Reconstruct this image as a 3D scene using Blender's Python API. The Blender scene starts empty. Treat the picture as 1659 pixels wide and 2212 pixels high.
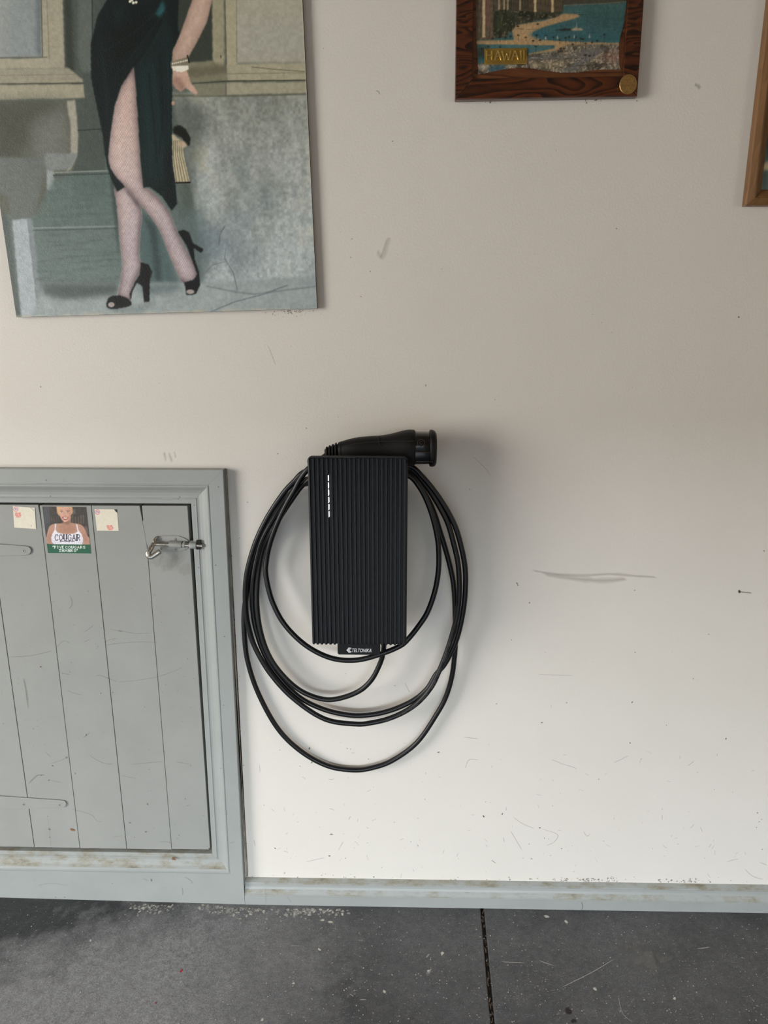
import bpy, math, random
import numpy as np
from mathutils import Vector, Matrix

random.seed(7)
rng = np.random.RandomState(11)
scene = bpy.context.scene
col = scene.collection

# ------------------------------------------------------------------ camera
IW, IH, FPX = 1659.0, 2212.0, 1533.0
CAM_D, CAM_H = 1.5, 1.394
_p, _y = math.radians(14.2), math.radians(1.2)
FW = np.array([-math.sin(_y) * math.cos(_p), math.cos(_y) * math.cos(_p), -math.sin(_p)])
RT = np.array([math.cos(_y), math.sin(_y), 0.0])
UP = np.cross(RT, FW)
CAM_O = np.array([0.0, -CAM_D, CAM_H])
cam_data = bpy.data.cameras.new('camera')
cam_data.sensor_fit = 'VERTICAL'
cam_data.sensor_height = 36.0
cam_data.lens = FPX / IH * 36.0
cam_data.clip_start = 0.02
cam = bpy.data.objects.new('camera', cam_data)
col.objects.link(cam)
M = Matrix.Identity(4)
for r in range(3):
    M[r][0], M[r][1], M[r][2], M[r][3] = RT[r], UP[r], -FW[r], CAM_O[r]
cam.matrix_world = M
scene.camera = cam

# ------------------------------------------------------------------ view, world, daylight
scene.view_settings.view_transform = 'Standard'
scene.view_settings.look = 'None'
scene.view_settings.gamma = 1.0
scene.view_settings.use_curve_mapping = False
scene.view_settings.exposure = 0.0
scene.cycles.transparent_max_bounces = 24

world = bpy.data.worlds.new('sky')
scene.world = world
world.use_nodes = True
bg = world.node_tree.nodes['Background']
bg.inputs['Color'].default_value = (0.80, 0.88, 1.0, 1)
bg.inputs['Strength'].default_value = 0.25


def area_light(name, loc, target, sx, sy, watts, color, spread=180):
    d = bpy.data.lights.new(name, 'AREA')
    d.shape = 'RECTANGLE'
    d.size, d.size_y = sx, sy
    d.energy = watts
    d.color = color
    d.spread = math.radians(spread)
    o = bpy.data.objects.new(name, d)
    col.objects.link(o)
    o.location = loc
    o.rotation_euler = (Vector(target) - Vector(loc)).to_track_quat('-Z', 'Y').to_euler()
    return o


# daylight: sky outside the open garage door behind the camera, a side door on the left, a window on the right
area_light('daylight_garage_door', (-1.2, -6.9, 3.9), (-0.6, -4.2, 3.1), 9.0, 5.4, 3750, (0.83, 0.925, 1.0))
area_light('daylight_side_door', (-4.4, -2.2, 1.4), (-2.8, -1.7, 1.1), 3.2, 2.4, 372, (1.0, 0.96, 0.90))
area_light('daylight_window', (2.95, -2.0, 1.5), (0.2, 0.0, 0.7), 0.9, 1.0, 13, (1.0, 0.82, 0.62))


# ------------------------------------------------------------------ helpers
def W(px, py, dep=0.0):
    """photo pixel -> point on the plane that stands dep metres in front of the wall"""
    d = FW + RT * (px - IW / 2) / FPX - UP * (py - IH / 2) / FPX
    t = (-dep - CAM_O[1]) / d[1]
    return CAM_O + t * d


def FL(px, py, z=0.0):
    d = FW + RT * (px - IW / 2) / FPX - UP * (py - IH / 2) / FPX
    t = (z - CAM_O[2]) / d[2]
    return CAM_O + t * d


def proj(P):
    v = np.asarray(P) - CAM_O
    w = v @ FW
    return IW / 2 + FPX * (v @ RT) / w, IH / 2 - FPX * (v @ UP) / w


def lin(c):
    c = np.asarray(c, float)
    return np.where(c <= 0.04045, c / 12.92, ((c + 0.055) / 1.055) ** 2.4)


def rgb(r, g, b):
    return tuple(lin(np.array([r, g, b]) / 255.0))


def wloc(o):
    v = Vector((0, 0, 0))
    while o is not None:
        v = v + o.location
        o = o.parent
    return v


def tag(o, label=None, cat=None, group=None, kind=None):
    if label: o['label'] = label
    if cat: o['category'] = cat
    if group: o['group'] = group
    if kind: o['kind'] = kind
    return o


def empty(name, loc):
    o = bpy.data.objects.new(name, None)
    o.empty_display_size = 0.05
    col.objects.link(o)
    o.location = tuple(float(v) for v in loc)
    return o


class MB:
    def __init__(s):
        s.v, s.f, s.c, s.fm = [], [], None, []

    def add(s, verts, faces, mi=0):
        n = len(s.v)
        s.v += [tuple(float(x) for x in v) for v in verts]
        s.f += [tuple(i + n for i in f) for f in faces]
        s.fm += [mi] * len(faces)
        return s

    def box(s, a, b, mi=0):
        x0, y0, z0 = [min(a[i], b[i]) for i in range(3)]
        x1, y1, z1 = [max(a[i], b[i]) for i in range(3)]
        v = [(x0, y0, z0), (x1, y0, z0), (x1, y1, z0), (x0, y1, z0), (x0, y0, z1), (x1, y0, z1), (x1, y1, z1), (x0, y1, z1)]
        return s.add(v, [(0, 3, 2, 1), (4, 5, 6, 7), (0, 1, 5, 4), (1, 2, 6, 5), (2, 3, 7, 6), (3, 0, 4, 7)], mi)

    def slab(s, pts, d0, d1, mi=0, bev=0.0):
        """outline of (x, z) points (counter-clockwise seen from the room) from depth d0 (back) to d1 (front)"""
        n = len(pts)
        P = np.array(pts, float)
        if bev > 0:
            c = P.mean(0)
            e = np.linalg.norm(P - c, axis=1, keepdims=True)
            Q = c + (P - c) * (1 - bev / np.maximum(e, 1e-6))
            v = [(x, -d0, z) for x, z in P] + [(x, -(d1 - bev), z) for x, z in P] + [(x, -d1, z) for x, z in Q]
            f = [tuple(range(2 * n, 3 * n)), tuple(range(n - 1, -1, -1))]
            for i in range(n):
                j = (i + 1) % n
                f += [(i, j, n + j, n + i), (n + i, n + j, 2 * n + j, 2 * n + i)]
        else:
            v = [(x, -d0, z) for x, z in P] + [(x, -d1, z) for x, z in P]
            f = [tuple(range(n, 2 * n)), tuple(range(n - 1, -1, -1))]
            for i in range(n):
                j = (i + 1) % n
                f.append((i, j, n + j, n + i))
        return s.add(v, f, mi)

    def tube(s, path, rad, seg=12, mi=0, cap=True):
        path = [np.array(p, float) for p in path]
        n = len(path)
        rad = rad if hasattr(rad, '__len__') else [rad] * n
        T = [path[min(i + 1, n - 1)] - path[max(i - 1, 0)] for i in range(n)]
        T = [t / (np.linalg.norm(t) + 1e-12) for t in T]
        ref = np.array([0, 1, 0.0]) if abs(T[0][1]) < 0.9 else np.array([1.0, 0, 0])
        u = np.cross(T[0], ref); u /= np.linalg.norm(u)
        v, f = [], []
        for i in range(n):
            u = u - T[i] * (u @ T[i]); u /= np.linalg.norm(u)
            w = np.cross(T[i], u)
            for k in range(seg):
                a = 2 * math.pi * k / seg
                v.append(path[i] + rad[i] * (math.cos(a) * u + math.sin(a) * w))
        for i in range(n - 1):
            for k in range(seg):
                k2 = (k + 1) % seg
                f.append((i * seg + k, i * seg + k2, (i + 1) * seg + k2, (i + 1) * seg + k))
        if cap:
            f.append(tuple(range(seg - 1, -1, -1)))
            f.append(tuple(range((n - 1) * seg, n * seg)))
        return s.add(v, f, mi)

    def loft(s, rings, mi=0):
        m = len(rings[0]); n = len(rings)
        v = [p for r in rings for p in r]
        f = []
        for i in range(n - 1):
            for k in range(m):
                k2 = (k + 1) % m
                f.append((i * m + k, i * m + k2, (i + 1) * m + k2, (i + 1) * m + k))
        f.append(tuple(range(m - 1, -1, -1)))
        f.append(tuple(range((n - 1) * m, n * m)))
        return s.add(v, f, mi)

    def build(s, name, mats, parent=None, smooth=None):
        me = bpy.data.meshes.new(name)
        off = wloc(parent) if parent is not None else Vector((0, 0, 0))
        me.from_pydata([(x - off.x, y - off.y, z - off.z) for x, y, z in s.v], [], s.f)
        if not isinstance(mats, (list, tuple)): mats = [mats]
        for m_ in mats: me.materials.append(m_)
        if len(mats) > 1:
            me.polygons.foreach_set('material_index', s.fm)
        bmfix(me)
        if smooth is not None:
            me.polygons.foreach_set('use_smooth', [True] * len(me.polygons))
            try:
                me.set_sharp_from_angle(angle=math.radians(smooth))
            except Exception:
                pass
        o = bpy.data.objects.new(name, me)
        col.objects.link(o)
        if parent is not None: o.parent = parent
        return o


import bmesh


def bmfix(me):
    bm = bmesh.new(); bm.from_mesh(me)
    bmesh.ops.recalc_face_normals(bm, faces=bm.faces)
    bm.to_mesh(me); bm.free()
    me.update()


def bevel(o, w=0.0015, seg=2):
    m_ = o.modifiers.new('bevel', 'BEVEL')
    m_.width = w; m_.segments = seg; m_.limit_method = 'ANGLE'; m_.angle_limit = math.radians(35)
    return o


def spline(pts, n=8, closed=False):
    P = [np.array(p, float) for p in pts]
    out = []
    N = len(P)
    rngi = range(N) if closed else range(N - 1)
    for i in rngi:
        g = (lambda k: P[k % N]) if closed else (lambda k: P[min(max(k, 0), N - 1)])
        p0, p1, p2, p3 = g(i - 1), g(i), g(i + 1), g(i + 2)
        for k in range(n):
            t = k / n
            out.append(0.5 * ((2 * p1) + (-p0 + p2) * t + (2 * p0 - 5 * p1 + 4 * p2 - p3) * t * t + (-p0 + 3 * p1 - 3 * p2 + p3) * t ** 3))
    if not closed: out.append(P[-1])
    return out


# ------------------------------------------------------------------ materials
class NT:
    def __init__(s, name):
        s.m = bpy.data.materials.new(name)
        s.m.use_nodes = True
        s.t = s.m.node_tree
        s.b = s.t.nodes['Principled BSDF']
        s.out = s.t.nodes['Material Output']

    def n(s, typ, **kw):
        nd = s.t.nodes.new(typ)
        for k, v in kw.items():
            if k.startswith('_'): setattr(nd, k[1:], v)
            else: nd.inputs[k.replace('__', ' ')].default_value = v
        return nd

    def l(s, a, b): s.t.links.new(a, b)

    def coord(s, scale=(1, 1, 1)):
        g = s.n('ShaderNodeNewGeometry')
        mp = s.n('ShaderNodeMapping'); mp.inputs['Scale'].default_value = scale
        s.l(g.outputs['Position'], mp.inputs['Vector'])
        return mp.outputs['Vector']

    def noise(s, scale, detail=4, rough=0.55, stretch=(1, 1, 1), dist=0.0):
        nd = s.n('ShaderNodeTexNoise', Scale=scale, Detail=detail, Roughness=rough, Distortion=dist)
        s.l(s.coord(stretch), nd.inputs['Vector'])
        return nd.outputs['Fac']

    def ramp(s, fac, stops):
        r = s.n('ShaderNodeValToRGB')
        e = r.color_ramp.elements
        while len(e) < len(stops): e.new(0.5)
        for i, (p, c) in enumerate(stops):
            e[i].position = p
            e[i].color = (c[0], c[1], c[2], 1) if hasattr(c, '__len__') else (c, c, c, 1)
        s.l(fac, r.inputs['Fac'])
        return r.outputs['Color']

    def mix(s, fac, a, b, mode='MIX'):
        nd = s.n('ShaderNodeMix', _data_type='RGBA', _blend_type=mode)
        for sock, v in ((nd.inputs[0], fac), (nd.inputs[6], a), (nd.inputs[7], b)):
            if hasattr(v, 'is_output'): s.l(v, sock)
            elif hasattr(v, '__len__'): sock.default_value = (v[0], v[1], v[2], 1)
            else: sock.default_value = v
        return nd.outputs[2]

    def bump(s, h, strength=0.2, dist=0.001):
        bn = s.n('ShaderNodeBump', Strength=strength, Distance=dist)
        s.l(h, bn.inputs['Height'])
        s.l(bn.outputs['Normal'], s.b.inputs['Normal'])

    def color(s, c):
        if hasattr(c, 'is_output'): s.l(c, s.b.inputs['Base Color'])
        else: s.b.inputs['Base Color'].default_value = (c[0], c[1], c[2], 1)

    def rough(s, v):
        if hasattr(v, 'is_output'): s.l(v, s.b.inputs['Roughness'])
        else: s.b.inputs['Roughness'].default_value = v


def simple(name, c, rough=0.5, metal=0.0, var=0.0, nscale=30, bumps=0.0, bscale=200, spec=0.5):
    t = NT(name)
    c = np.array(c)
    if var > 0:
        f = t.noise(nscale, 4)
        t.color(t.ramp(f, [(0.25, np.clip(c * (1 - var), 0, 1)), (0.75, np.clip(c * (1 + var), 0, 1))]))
    else:
        t.color(c)
    t.rough(rough)
    t.b.inputs['Metallic'].default_value = metal
    t.b.inputs['Specular IOR Level'].default_value = spec
    if bumps > 0: t.bump(t.noise(bscale, 3), bumps, 0.001)
    return t.m


def mat_wall():
    t = NT('wall_paint')
    a = t.noise(1.3, 3, 0.5)
    b = t.noise(6.0, 5, 0.6)
    c1 = t.ramp(a, [(0.35, (0.71, 0.675, 0.62)), (0.65, (0.735, 0.702, 0.65))])
    c2 = t.mix(t.ramp(b, [(0.45, 0.0), (0.75, 0.12)]), c1, (0.60, 0.57, 0.51))
    fine = t.noise(900, 2, 0.5)
    c3 = t.mix(0.05, c2, t.ramp(fine, [(0.3, 0.35), (0.7, 1.0)]), 'MULTIPLY')
    t.color(c3)
    t.rough(0.62)
    h = t.mix(0.35, t.noise(220, 3, 0.6), t.noise(25, 3, 0.5))
    t.bump(h, 0.22, 0.0022)
    return t.m


def mat_greypaint(name='grey_green_paint', base=(0.322, 0.342, 0.332), grain=(1, 1, 0.06)):
    t = NT(name)
    base = np.array(base)
    a = t.noise(7, 5, 0.6)
    c = t.ramp(a, [(0.3, base * 0.95), (0.7, base * 1.05)])
    d = t.noise(55, 4, 0.65)
    c = t.mix(t.ramp(d, [(0.62, 0.0), (0.80, 0.35)]), c, base * 0.72)
    t.color(c)
    t.rough(0.42)
    h = t.noise(260, 3, 0.6, grain)
    t.bump(h, 0.16, 0.0012)
    return t.m


def mat_dirty_ledge():
    t = NT('dirty_grey_paint')
    base = np.array((0.345, 0.362, 0.350))
    d = t.noise(38, 6, 0.7, (0.5, 1, 1))
    c = t.ramp(d, [(0.30, base), (0.46, base * 0.93), (0.58, (0.27, 0.26, 0.21)), (0.74, (0.12, 0.10, 0.075))])
    t.color(c); t.rough(0.6)
    t.bump(t.noise(300, 3), 0.2, 0.001)
    return t.m


def mat_floor():
    t = NT('worn_grey_concrete')
    a = t.noise(2.6, 6, 0.65, (1, 1.6, 1))
    b = t.noise(14, 6, 0.72)
    mid = t.noise(70, 5, 0.7)
    fine = t.noise(330, 3, 0.65)
    c = t.ramp(a, [(0.30, (0.046, 0.046, 0.050)), (0.52, (0.082, 0.082, 0.089)), (0.72, (0.118, 0.118, 0.127))])
    c = t.mix(t.ramp(b, [(0.42, 0.0), (0.80, 0.5)]), c, (0.165, 0.165, 0.17))
    # paler worn concrete at left with glare put into its colour, darker band behind
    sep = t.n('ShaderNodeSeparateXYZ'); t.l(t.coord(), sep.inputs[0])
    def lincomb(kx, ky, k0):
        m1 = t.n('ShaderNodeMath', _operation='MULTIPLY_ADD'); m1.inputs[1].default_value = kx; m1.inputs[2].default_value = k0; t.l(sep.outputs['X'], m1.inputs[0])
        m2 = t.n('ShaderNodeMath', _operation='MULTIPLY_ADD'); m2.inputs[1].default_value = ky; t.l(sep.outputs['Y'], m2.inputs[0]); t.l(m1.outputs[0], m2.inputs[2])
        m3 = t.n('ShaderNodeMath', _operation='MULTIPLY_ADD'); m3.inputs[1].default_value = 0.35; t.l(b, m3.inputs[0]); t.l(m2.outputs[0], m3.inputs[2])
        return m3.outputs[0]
    DIAG_A = lincomb(0.42, -1.0, 0.275 - 0.175)
    LEFT_X = lincomb(-1.0, 0.0, -0.08 - 0.175)
    worn_glare = t.mix(1.0, t.ramp(DIAG_A, [(0.0, 0.0), (0.20, 1.0)]), t.ramp(LEFT_X, [(0.0, 0.0), (0.42, 1.0)]), 'MULTIPLY')
    BAND_X = lincomb(-0.9, 0.0, -0.36 - 0.175)
    dark_band = t.mix(1.0, t.ramp(BAND_X, [(0.0, 0.0), (0.22, 1.0)]), t.ramp(DIAG_A, [(0.0, 1.0), (0.10, 0.0)]), 'MULTIPLY')
    c = t.mix(t.mix(1.0, dark_band, 0.72 * np.ones(3), 'MULTIPLY'), c, (0.026, 0.027, 0.030))
    c = t.mix(t.mix(1.0, worn_glare, 0.92 * np.ones(3), 'MULTIPLY'), c, (0.30, 0.30, 0.31))
    c = t.mix(0.62, c, t.ramp(fine, [(0.30, 0.25), (0.70, 1.35)]), 'MULTIPLY')
    c = t.mix(0.55, c, t.ramp(mid, [(0.30, 0.45), (0.70, 1.35)]), 'MULTIPLY')
    v = t.n('ShaderNodeTexVoronoi', Scale=150.0, _feature='F1'); t.l(t.coord(), v.inputs['Vector'])
    sp = t.ramp(v.outputs['Distance'], [(0.06, 1.0), (0.16, 0.0)])
    gate = t.ramp(t.noise(45, 3, 0.6), [(0.54, 0.0), (0.62, 0.8)])
    c = t.mix(t.mix(1.0, sp, gate, 'MULTIPLY'), c, (0.40, 0.39, 0.37))
    st = t.noise(60, 4, 0.7, (0.25, 1.4, 1))
    c = t.mix(t.ramp(st, [(0.62, 0.0), (0.80, 0.35)]), c, (0.28, 0.28, 0.285))
    t.color(c)
    t.rough(t.ramp(b, [(0.3, 0.40), (0.7, 0.60)]))
    t.bump(t.mix(0.4, fine, t.noise(35, 4)), 0.5, 0.0016)
    return t.m


def mat_wood(name, dark, mid, light, axis='x', scale=9.0, gloss=0.3, coat=0.25, lines=0.12, fine=0.3, levels=11.0):
    """flowing growth lines: dark where a stretched, distorted noise crosses evenly spaced levels"""
    t = NT(name)
    st = {'x': (0.20, 1, 1), 'z': (1, 1, 0.20)}[axis]
    n1 = t.noise(scale, 2, 0.5, st, 0.6)
    m = t.n('ShaderNodeMath', _operation='MULTIPLY'); m.inputs[1].default_value = levels; t.l(n1, m.inputs[0])
    f = t.n('ShaderNodeMath', _operation='FRACT'); t.l(m.outputs[0], f.inputs[0])
    g = t.noise(scale * 9, 3, 0.6, st)
    c = t.mix(fine, t.ramp(f.outputs[0], [(0.0, dark), (lines, dark), (lines + 0.22, mid), (1.0, light)]), t.ramp(g, [(0.35, dark), (0.65, light)]))
    t.color(c); t.rough(gloss)
    t.b.inputs['Coat Weight'].default_value = coat
    t.b.inputs['Coat Roughness'].default_value = 0.15
    return t.m


def mat_attr(name, rough=0.5, spec=0.4, bumps=0.0, bscale=400, metal=0.0):
    t = NT(name)
    a = t.n('ShaderNodeAttribute', _attribute_name='Col')
    t.color(a.outputs['Color']); t.rough(rough)
    t.b.inputs['Specular IOR Level'].default_value = spec
    t.b.inputs['Metallic'].default_value = metal
    if bumps > 0: t.bump(t.noise(bscale, 3, 0.6), bumps, 0.0012)
    return t.m


def mat_stain(name):
    t = NT(name)
    a = t.n('ShaderNodeAttribute', _attribute_name='Col')
    t.color(a.outputs['Color']); t.rough(0.8)
    t.l(a.outputs['Alpha'], t.b.inputs['Alpha'])
    return t.m


def mat_emit(name, c, s):
    t = NT(name)
    t.color((0.8, 0.8, 0.8))
    t.b.inputs['Emission Color'].default_value = (*c, 1)
    t.b.inputs['Emission Strength'].default_value = s
    return t.m


M_WALL = mat_wall()
M_TRIM = mat_greypaint()
M_TRIMX = mat_greypaint('grey_green_paint_level', grain=(0.06, 1, 1))
M_DOOR = mat_greypaint('grey_green_door_paint', (0.300, 0.306, 0.289))
M_DIRTY = mat_dirty_ledge()
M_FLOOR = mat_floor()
M_DARK = simple('dark_gap', (0.012, 0.011, 0.010), 0.9)
M_DIRT = simple('joint_dirt', (0.028, 0.022, 0.017), 0.95, var=0.6, nscale=180, bumps=0.8, bscale=300)
M_CEIL = simple('bare_ceiling', (0.33, 0.28, 0.22), 0.8, var=0.05)
M_BARE = simple('bare_brick_tone', (0.36, 0.30, 0.24), 0.85, var=0.12, nscale=6)
M_COVER = simple('charcoal_plastic', (0.0098, 0.0107, 0.0125), 0.46, spec=0.30, bumps=0.05, bscale=2500)
M_BODY = simple('black_plastic', (0.0062, 0.0060, 0.0060), 0.5, spec=0.24)
M_GLOSS = simple('gloss_black_plastic', (0.007, 0.007, 0.007), 0.16, spec=0.5)
M_RUBBER = simple('black_cable_rubber', (0.0048, 0.0050, 0.0056), 0.36, spec=0.34, bumps=0.03, bscale=900)
M_WHITE = simple('white_print', (0.80, 0.82, 0.86), 0.5)
M_LED = mat_emit('white_led', (1.0, 0.97, 1.0), 2.2)
M_STEEL = simple('worn_steel', (0.46, 0.44, 0.40), 0.30, metal=1.0, var=0.25, nscale=120)
M_GOLD = simple('gold_foil', (0.50, 0.33, 0.08), 0.36, metal=0.85, var=0.18, nscale=60, bumps=0.2, bscale=300)
M_STAIN = mat_stain('stains')
M_EDGE = simple('hardboard_edge', (0.030, 0.020, 0.014), 0.8, var=0.3, nscale=120)


# ------------------------------------------------------------------ stains, chips and flecks (flat marks that belong to a surface)
class Marks:
    def __init__(s): s.v, s.f, s.c = [], [], []

    def stroke(s, pts, w, color, a, soft=True):
        """pts: world points on the surface, nrm handled by caller through side vectors"""
        jz = s.nrm * random.uniform(0, .00025)
        P = [np.array(p, float) + jz for p in pts]
        n = len(P); base = len(s.v)
        for i in range(n):
            t = P[min(i + 1, n - 1)] - P[max(i - 1, 0)]
            t /= np.linalg.norm(t) + 1e-12
            sd = np.cross(t, s.nrm); sd /= np.linalg.norm(sd) + 1e-12
            ww = w * (0.55 + 0.45 * math.sin(math.pi * (i + 0.5) / n)) * random.uniform(0.8, 1.2)
            aa = a * (0.0 if (i in (0, n - 1) and soft) else 1.0)
            for k, al in ((-1, 0.0 if soft else a), (0, aa if soft else a), (1, 0.0 if soft else a)):
                s.v.append(P[i] + sd * k * ww / 2); s.c.append((*color, al))
        for i in range(n - 1):
            for k in range(2):
                q = base + i * 3 + k
                s.f.append((q, q + 1, q + 4, q + 3))

    def blob(s, c, r, color, a, n=7, squash=1.0, rot=None, edge=0.35, up=None):
        c = np.array(c, float) + s.nrm * random.uniform(0, .00025); base = len(s.v)
        ex = np.cross(s.nrm, [0, 0, 1.0]) if abs(s.nrm[2]) < 0.9 else np.array([1.0, 0, 0])
        ex /= np.linalg.norm(ex); ey = np.cross(s.nrm, ex)
        rot = random.uniform(0, 6.28) if rot is None else rot
        s.v.append(c); s.c.append((*color, a))
        for ring, al in ((0.6, a), (1.0, a * edge)):
            for k in range(n):
                t = 2 * math.pi * k / n
                rr = r * ring * random.uniform(0.5, 1.4)
                x, y = rr * math.cos(t), rr * math.sin(t) * squash
                x, y = x * math.cos(rot) - y * math.sin(rot), x * math.sin(rot) + y * math.cos(rot)
                s.v.append(c + ex * x + ey * y); s.c.append((*color, al))
        for k in range(n):
            k2 = (k + 1) % n
            s.f.append((base, base + 1 + k, base + 1 + k2))
            s.f.append((base + 1 + k, base + 1 + n + k, base + 1 + n + k2, base + 1 + k2))

    def build(s, name, parent):
        me = bpy.data.meshes.new(name)
        off = wloc(parent)
        me.from_pydata([(v[0] - off.x, v[1] - off.y, v[2] - off.z) for v in s.v], [], s.f)
        ca = me.color_attributes.new('Col', 'FLOAT_COLOR', 'POINT')
        ca.data.foreach_set('color', np.array(s.c, 'f').ravel())
        me.materials.append(M_STAIN)
        o = bpy.data.objects.new(name, me); col.objects.link(o); o.parent = parent
        o['kind'] = 'stuff'
        return o


# ------------------------------------------------------------------ flat print painted on a grid of vertices
def vnoise(shape, cell, octaves=3, seed=0):
    r = np.random.RandomState(seed)
    cy, cx = cell if hasattr(cell, '__len__') else (cell, cell)
    out = np.zeros(shape); amp = 1.0; tot = 0
    for o in range(octaves):
        ny, nx = max(2, int(shape[0] / cy) + 2), max(2, int(shape[1] / cx) + 2)
        g = r.rand(ny, nx)
        yy = np.linspace(0, ny - 1.001, shape[0]); xx = np.linspace(0, nx - 1.001, shape[1])
        y0 = yy.astype(int); x0 = xx.astype(int); fy = (yy - y0)[:, None]; fx = (xx - x0)[None]
        fy = fy * fy * (3 - 2 * fy); fx = fx * fx * (3 - 2 * fx)
        v = g[y0][:, x0] * (1 - fy) * (1 - fx) + g[y0][:, x0 + 1] * (1 - fy) * fx + g[y0 + 1][:, x0] * fy * (1 - fx) + g[y0 + 1][:, x0 + 1] * fy * fx
        out += amp * v; tot += amp; amp *= 0.5; cy = max(cy / 2, 1); cx = max(cx / 2, 1)
    return out / tot


def gblur(a, s):
    if s < 0.3: return a
    n = int(math.ceil(2.5 * s)); k = np.exp(-0.5 * (np.arange(-n, n + 1) / s) ** 2); k /= k.sum()
    for ax in (0, 1):
        pad = [(n, n) if i == ax else (0, 0) for i in range(a.ndim)]
        p = np.pad(a, pad, mode='edge'); o = np.zeros_like(a)
        for i, w in enumerate(k):
            o += w * (p[i:i + a.shape[0]] if ax == 0 else p[:, i:i + a.shape[1]])
        a = o
    return a


class Canvas:
    """corners in world: bottom-left, bottom-right, top-right, top-left; u, v sample lists 0..1 (v from the top)"""
    def __init__(s, BL, BR, TR, TL, us, vs, T=None):
        us = np.asarray(us)[None, :, None]; vs = np.asarray(vs)[:, None, None]
        s.P = (np.array(TL) * (1 - us) + np.array(TR) * us) * (1 - vs) + (np.array(BL) * (1 - us) + np.array(BR) * us) * vs
        s.X, s.Y = proj(s.P)
        if T:
            s.X, s.Y = (s.X - T[0]) * T[2], (s.Y - T[1]) * T[2]
        s.sh = s.X.shape
        s.C = np.ones((*s.sh, 3)) * 0.5

    def pm(s, pts, smooth=0):
        if smooth: pts = [tuple(p) for p in spline(pts, smooth, closed=True)]
        m = np.zeros(s.sh, bool); n = len(pts)
        for i in range(n):
            x0, y0 = pts[i]; x1, y1 = pts[(i + 1) % n]
            if y0 == y1: continue
            c = ((y0 > s.Y) != (y1 > s.Y))
            xi = x0 + (s.Y - y0) * (x1 - x0) / (y1 - y0)
            m ^= c & (s.X < xi)
        return m.astype(float)

    def put(s, m, c, a=1.0):
        c = np.asarray(c, float) / 255.0 if not (isinstance(c, np.ndarray) and c.ndim == 3) else c
        m = (m * a)[..., None]
        s.C = s.C * (1 - m) + c * m

    def poly(s, pts, c, a=1.0, soft=0.6, smooth=0, tex=None):
        m = gblur(s.pm(pts, smooth), soft)
        if tex is not None: m = m * tex
        s.put(m, c, a); return m

    def line(s, pts, w, c, a=1.0, soft=0.5):
        d = np.full(s.sh, 1e9)
        for (x0, y0), (x1, y1) in zip(pts[:-1], pts[1:]):
            dx, dy = x1 - x0, y1 - y0; L = dx * dx + dy * dy + 1e-9
            t = np.clip(((s.X - x0) * dx + (s.Y - y0) * dy) / L, 0, 1)
            d = np.minimum(d, np.hypot(s.X - x0 - t * dx, s.Y - y0 - t * dy))
        m = np.clip((w / 2 + soft - d) / (2 * soft + 1e-6), 0, 1)
        s.put(m, c, a); return m

    def ell(s, cx, cy, rx, ry, c, a=1.0, soft=0.1, rot=0.0):
        dx, dy = s.X - cx, s.Y - cy
        x = dx * math.cos(rot) + dy * math.sin(rot); y = -dx * math.sin(rot) + dy * math.cos(rot)
        d = np.sqrt((x / rx) ** 2 + (y / ry) ** 2)
        m = np.clip((1 + soft - d) / (2 * soft), 0, 1)
        s.put(m, c, a); return m

    def text(s, txt, x, y, w, h, c, lw, serif=0.0, gap=0.25, slant=0.0, vthick=1.0, a=1.0, arch=0.0):
        n = len(txt)
        adv = w / (n - gap)
        gw = adv * (1 - gap)
        for i, ch in enumerate(txt):
            for pl in GLYPH.get(ch, []):
                q = [(x + i * adv + gw * px_ + slant * (1 - py_) * h, y + h * py_ + arch * abs((i + .5) / n - .5) ** 2) for px_, py_ in pl]
                vert = len(pl) == 2 and abs(pl[0][0] - pl[1][0]) < 0.3
                s.line(q, lw * (vthick if vert else 1.0), c, a, soft=lw * 0.25)
                if serif > 0 and vert:
                    for e in (q[0], q[-1]):
                        s.line([(e[0] - serif * gw, e[1]), (e[0] + serif * gw, e[1])], lw * 0.7, c, a, soft=lw * 0.25)

    def build(s, name, mat, parent, gain=1.0, keep=None):
        ny, nx = s.sh
        off = wloc(parent); off = np.array([off.x, off.y, off.z])
        idx = np.arange(ny * nx).reshape(ny, nx)
        q = np.stack([idx[1:, :-1], idx[1:, 1:], idx[:-1, 1:], idx[:-1, :-1]], -1).reshape(-1, 4)
        P = (s.P - off).reshape(-1, 3); C = s.C.reshape(-1, 3)
        if keep is not None:
            k = keep.reshape(-1)
            q = q[k[q].all(1)]
            used = np.zeros(ny * nx, bool); used[q.ravel()] = True
            mp = np.cumsum(used) - 1
            q = mp[q]; P = P[used]; C = C[used]
        me = bpy.data.meshes.new(name)
        me.vertices.add(len(P)); me.vertices.foreach_set('co', P.ravel().astype('f'))
        me.loops.add(q.size); me.loops.foreach_set('vertex_index', q.ravel().astype('i'))
        me.polygons.add(len(q))
        me.polygons.foreach_set('loop_start', np.arange(0, q.size, 4, dtype='i'))
        me.polygons.foreach_set('loop_total', np.full(len(q), 4, dtype='i'))
        me.update(calc_edges=True); me.validate()
        ca = me.color_attributes.new('Col', 'FLOAT_COLOR', 'POINT')
        L = np.clip(lin(np.clip(C, 0, 1)) * gain, 0, 0.92)
        ca.data.foreach_set('color', np.concatenate([L, np.ones((len(L), 1))], 1).astype('f').ravel())
        me.materials.append(mat)
        o = bpy.data.objects.new(name, me); col.objects.link(o); o.parent = parent
        return o


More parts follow.
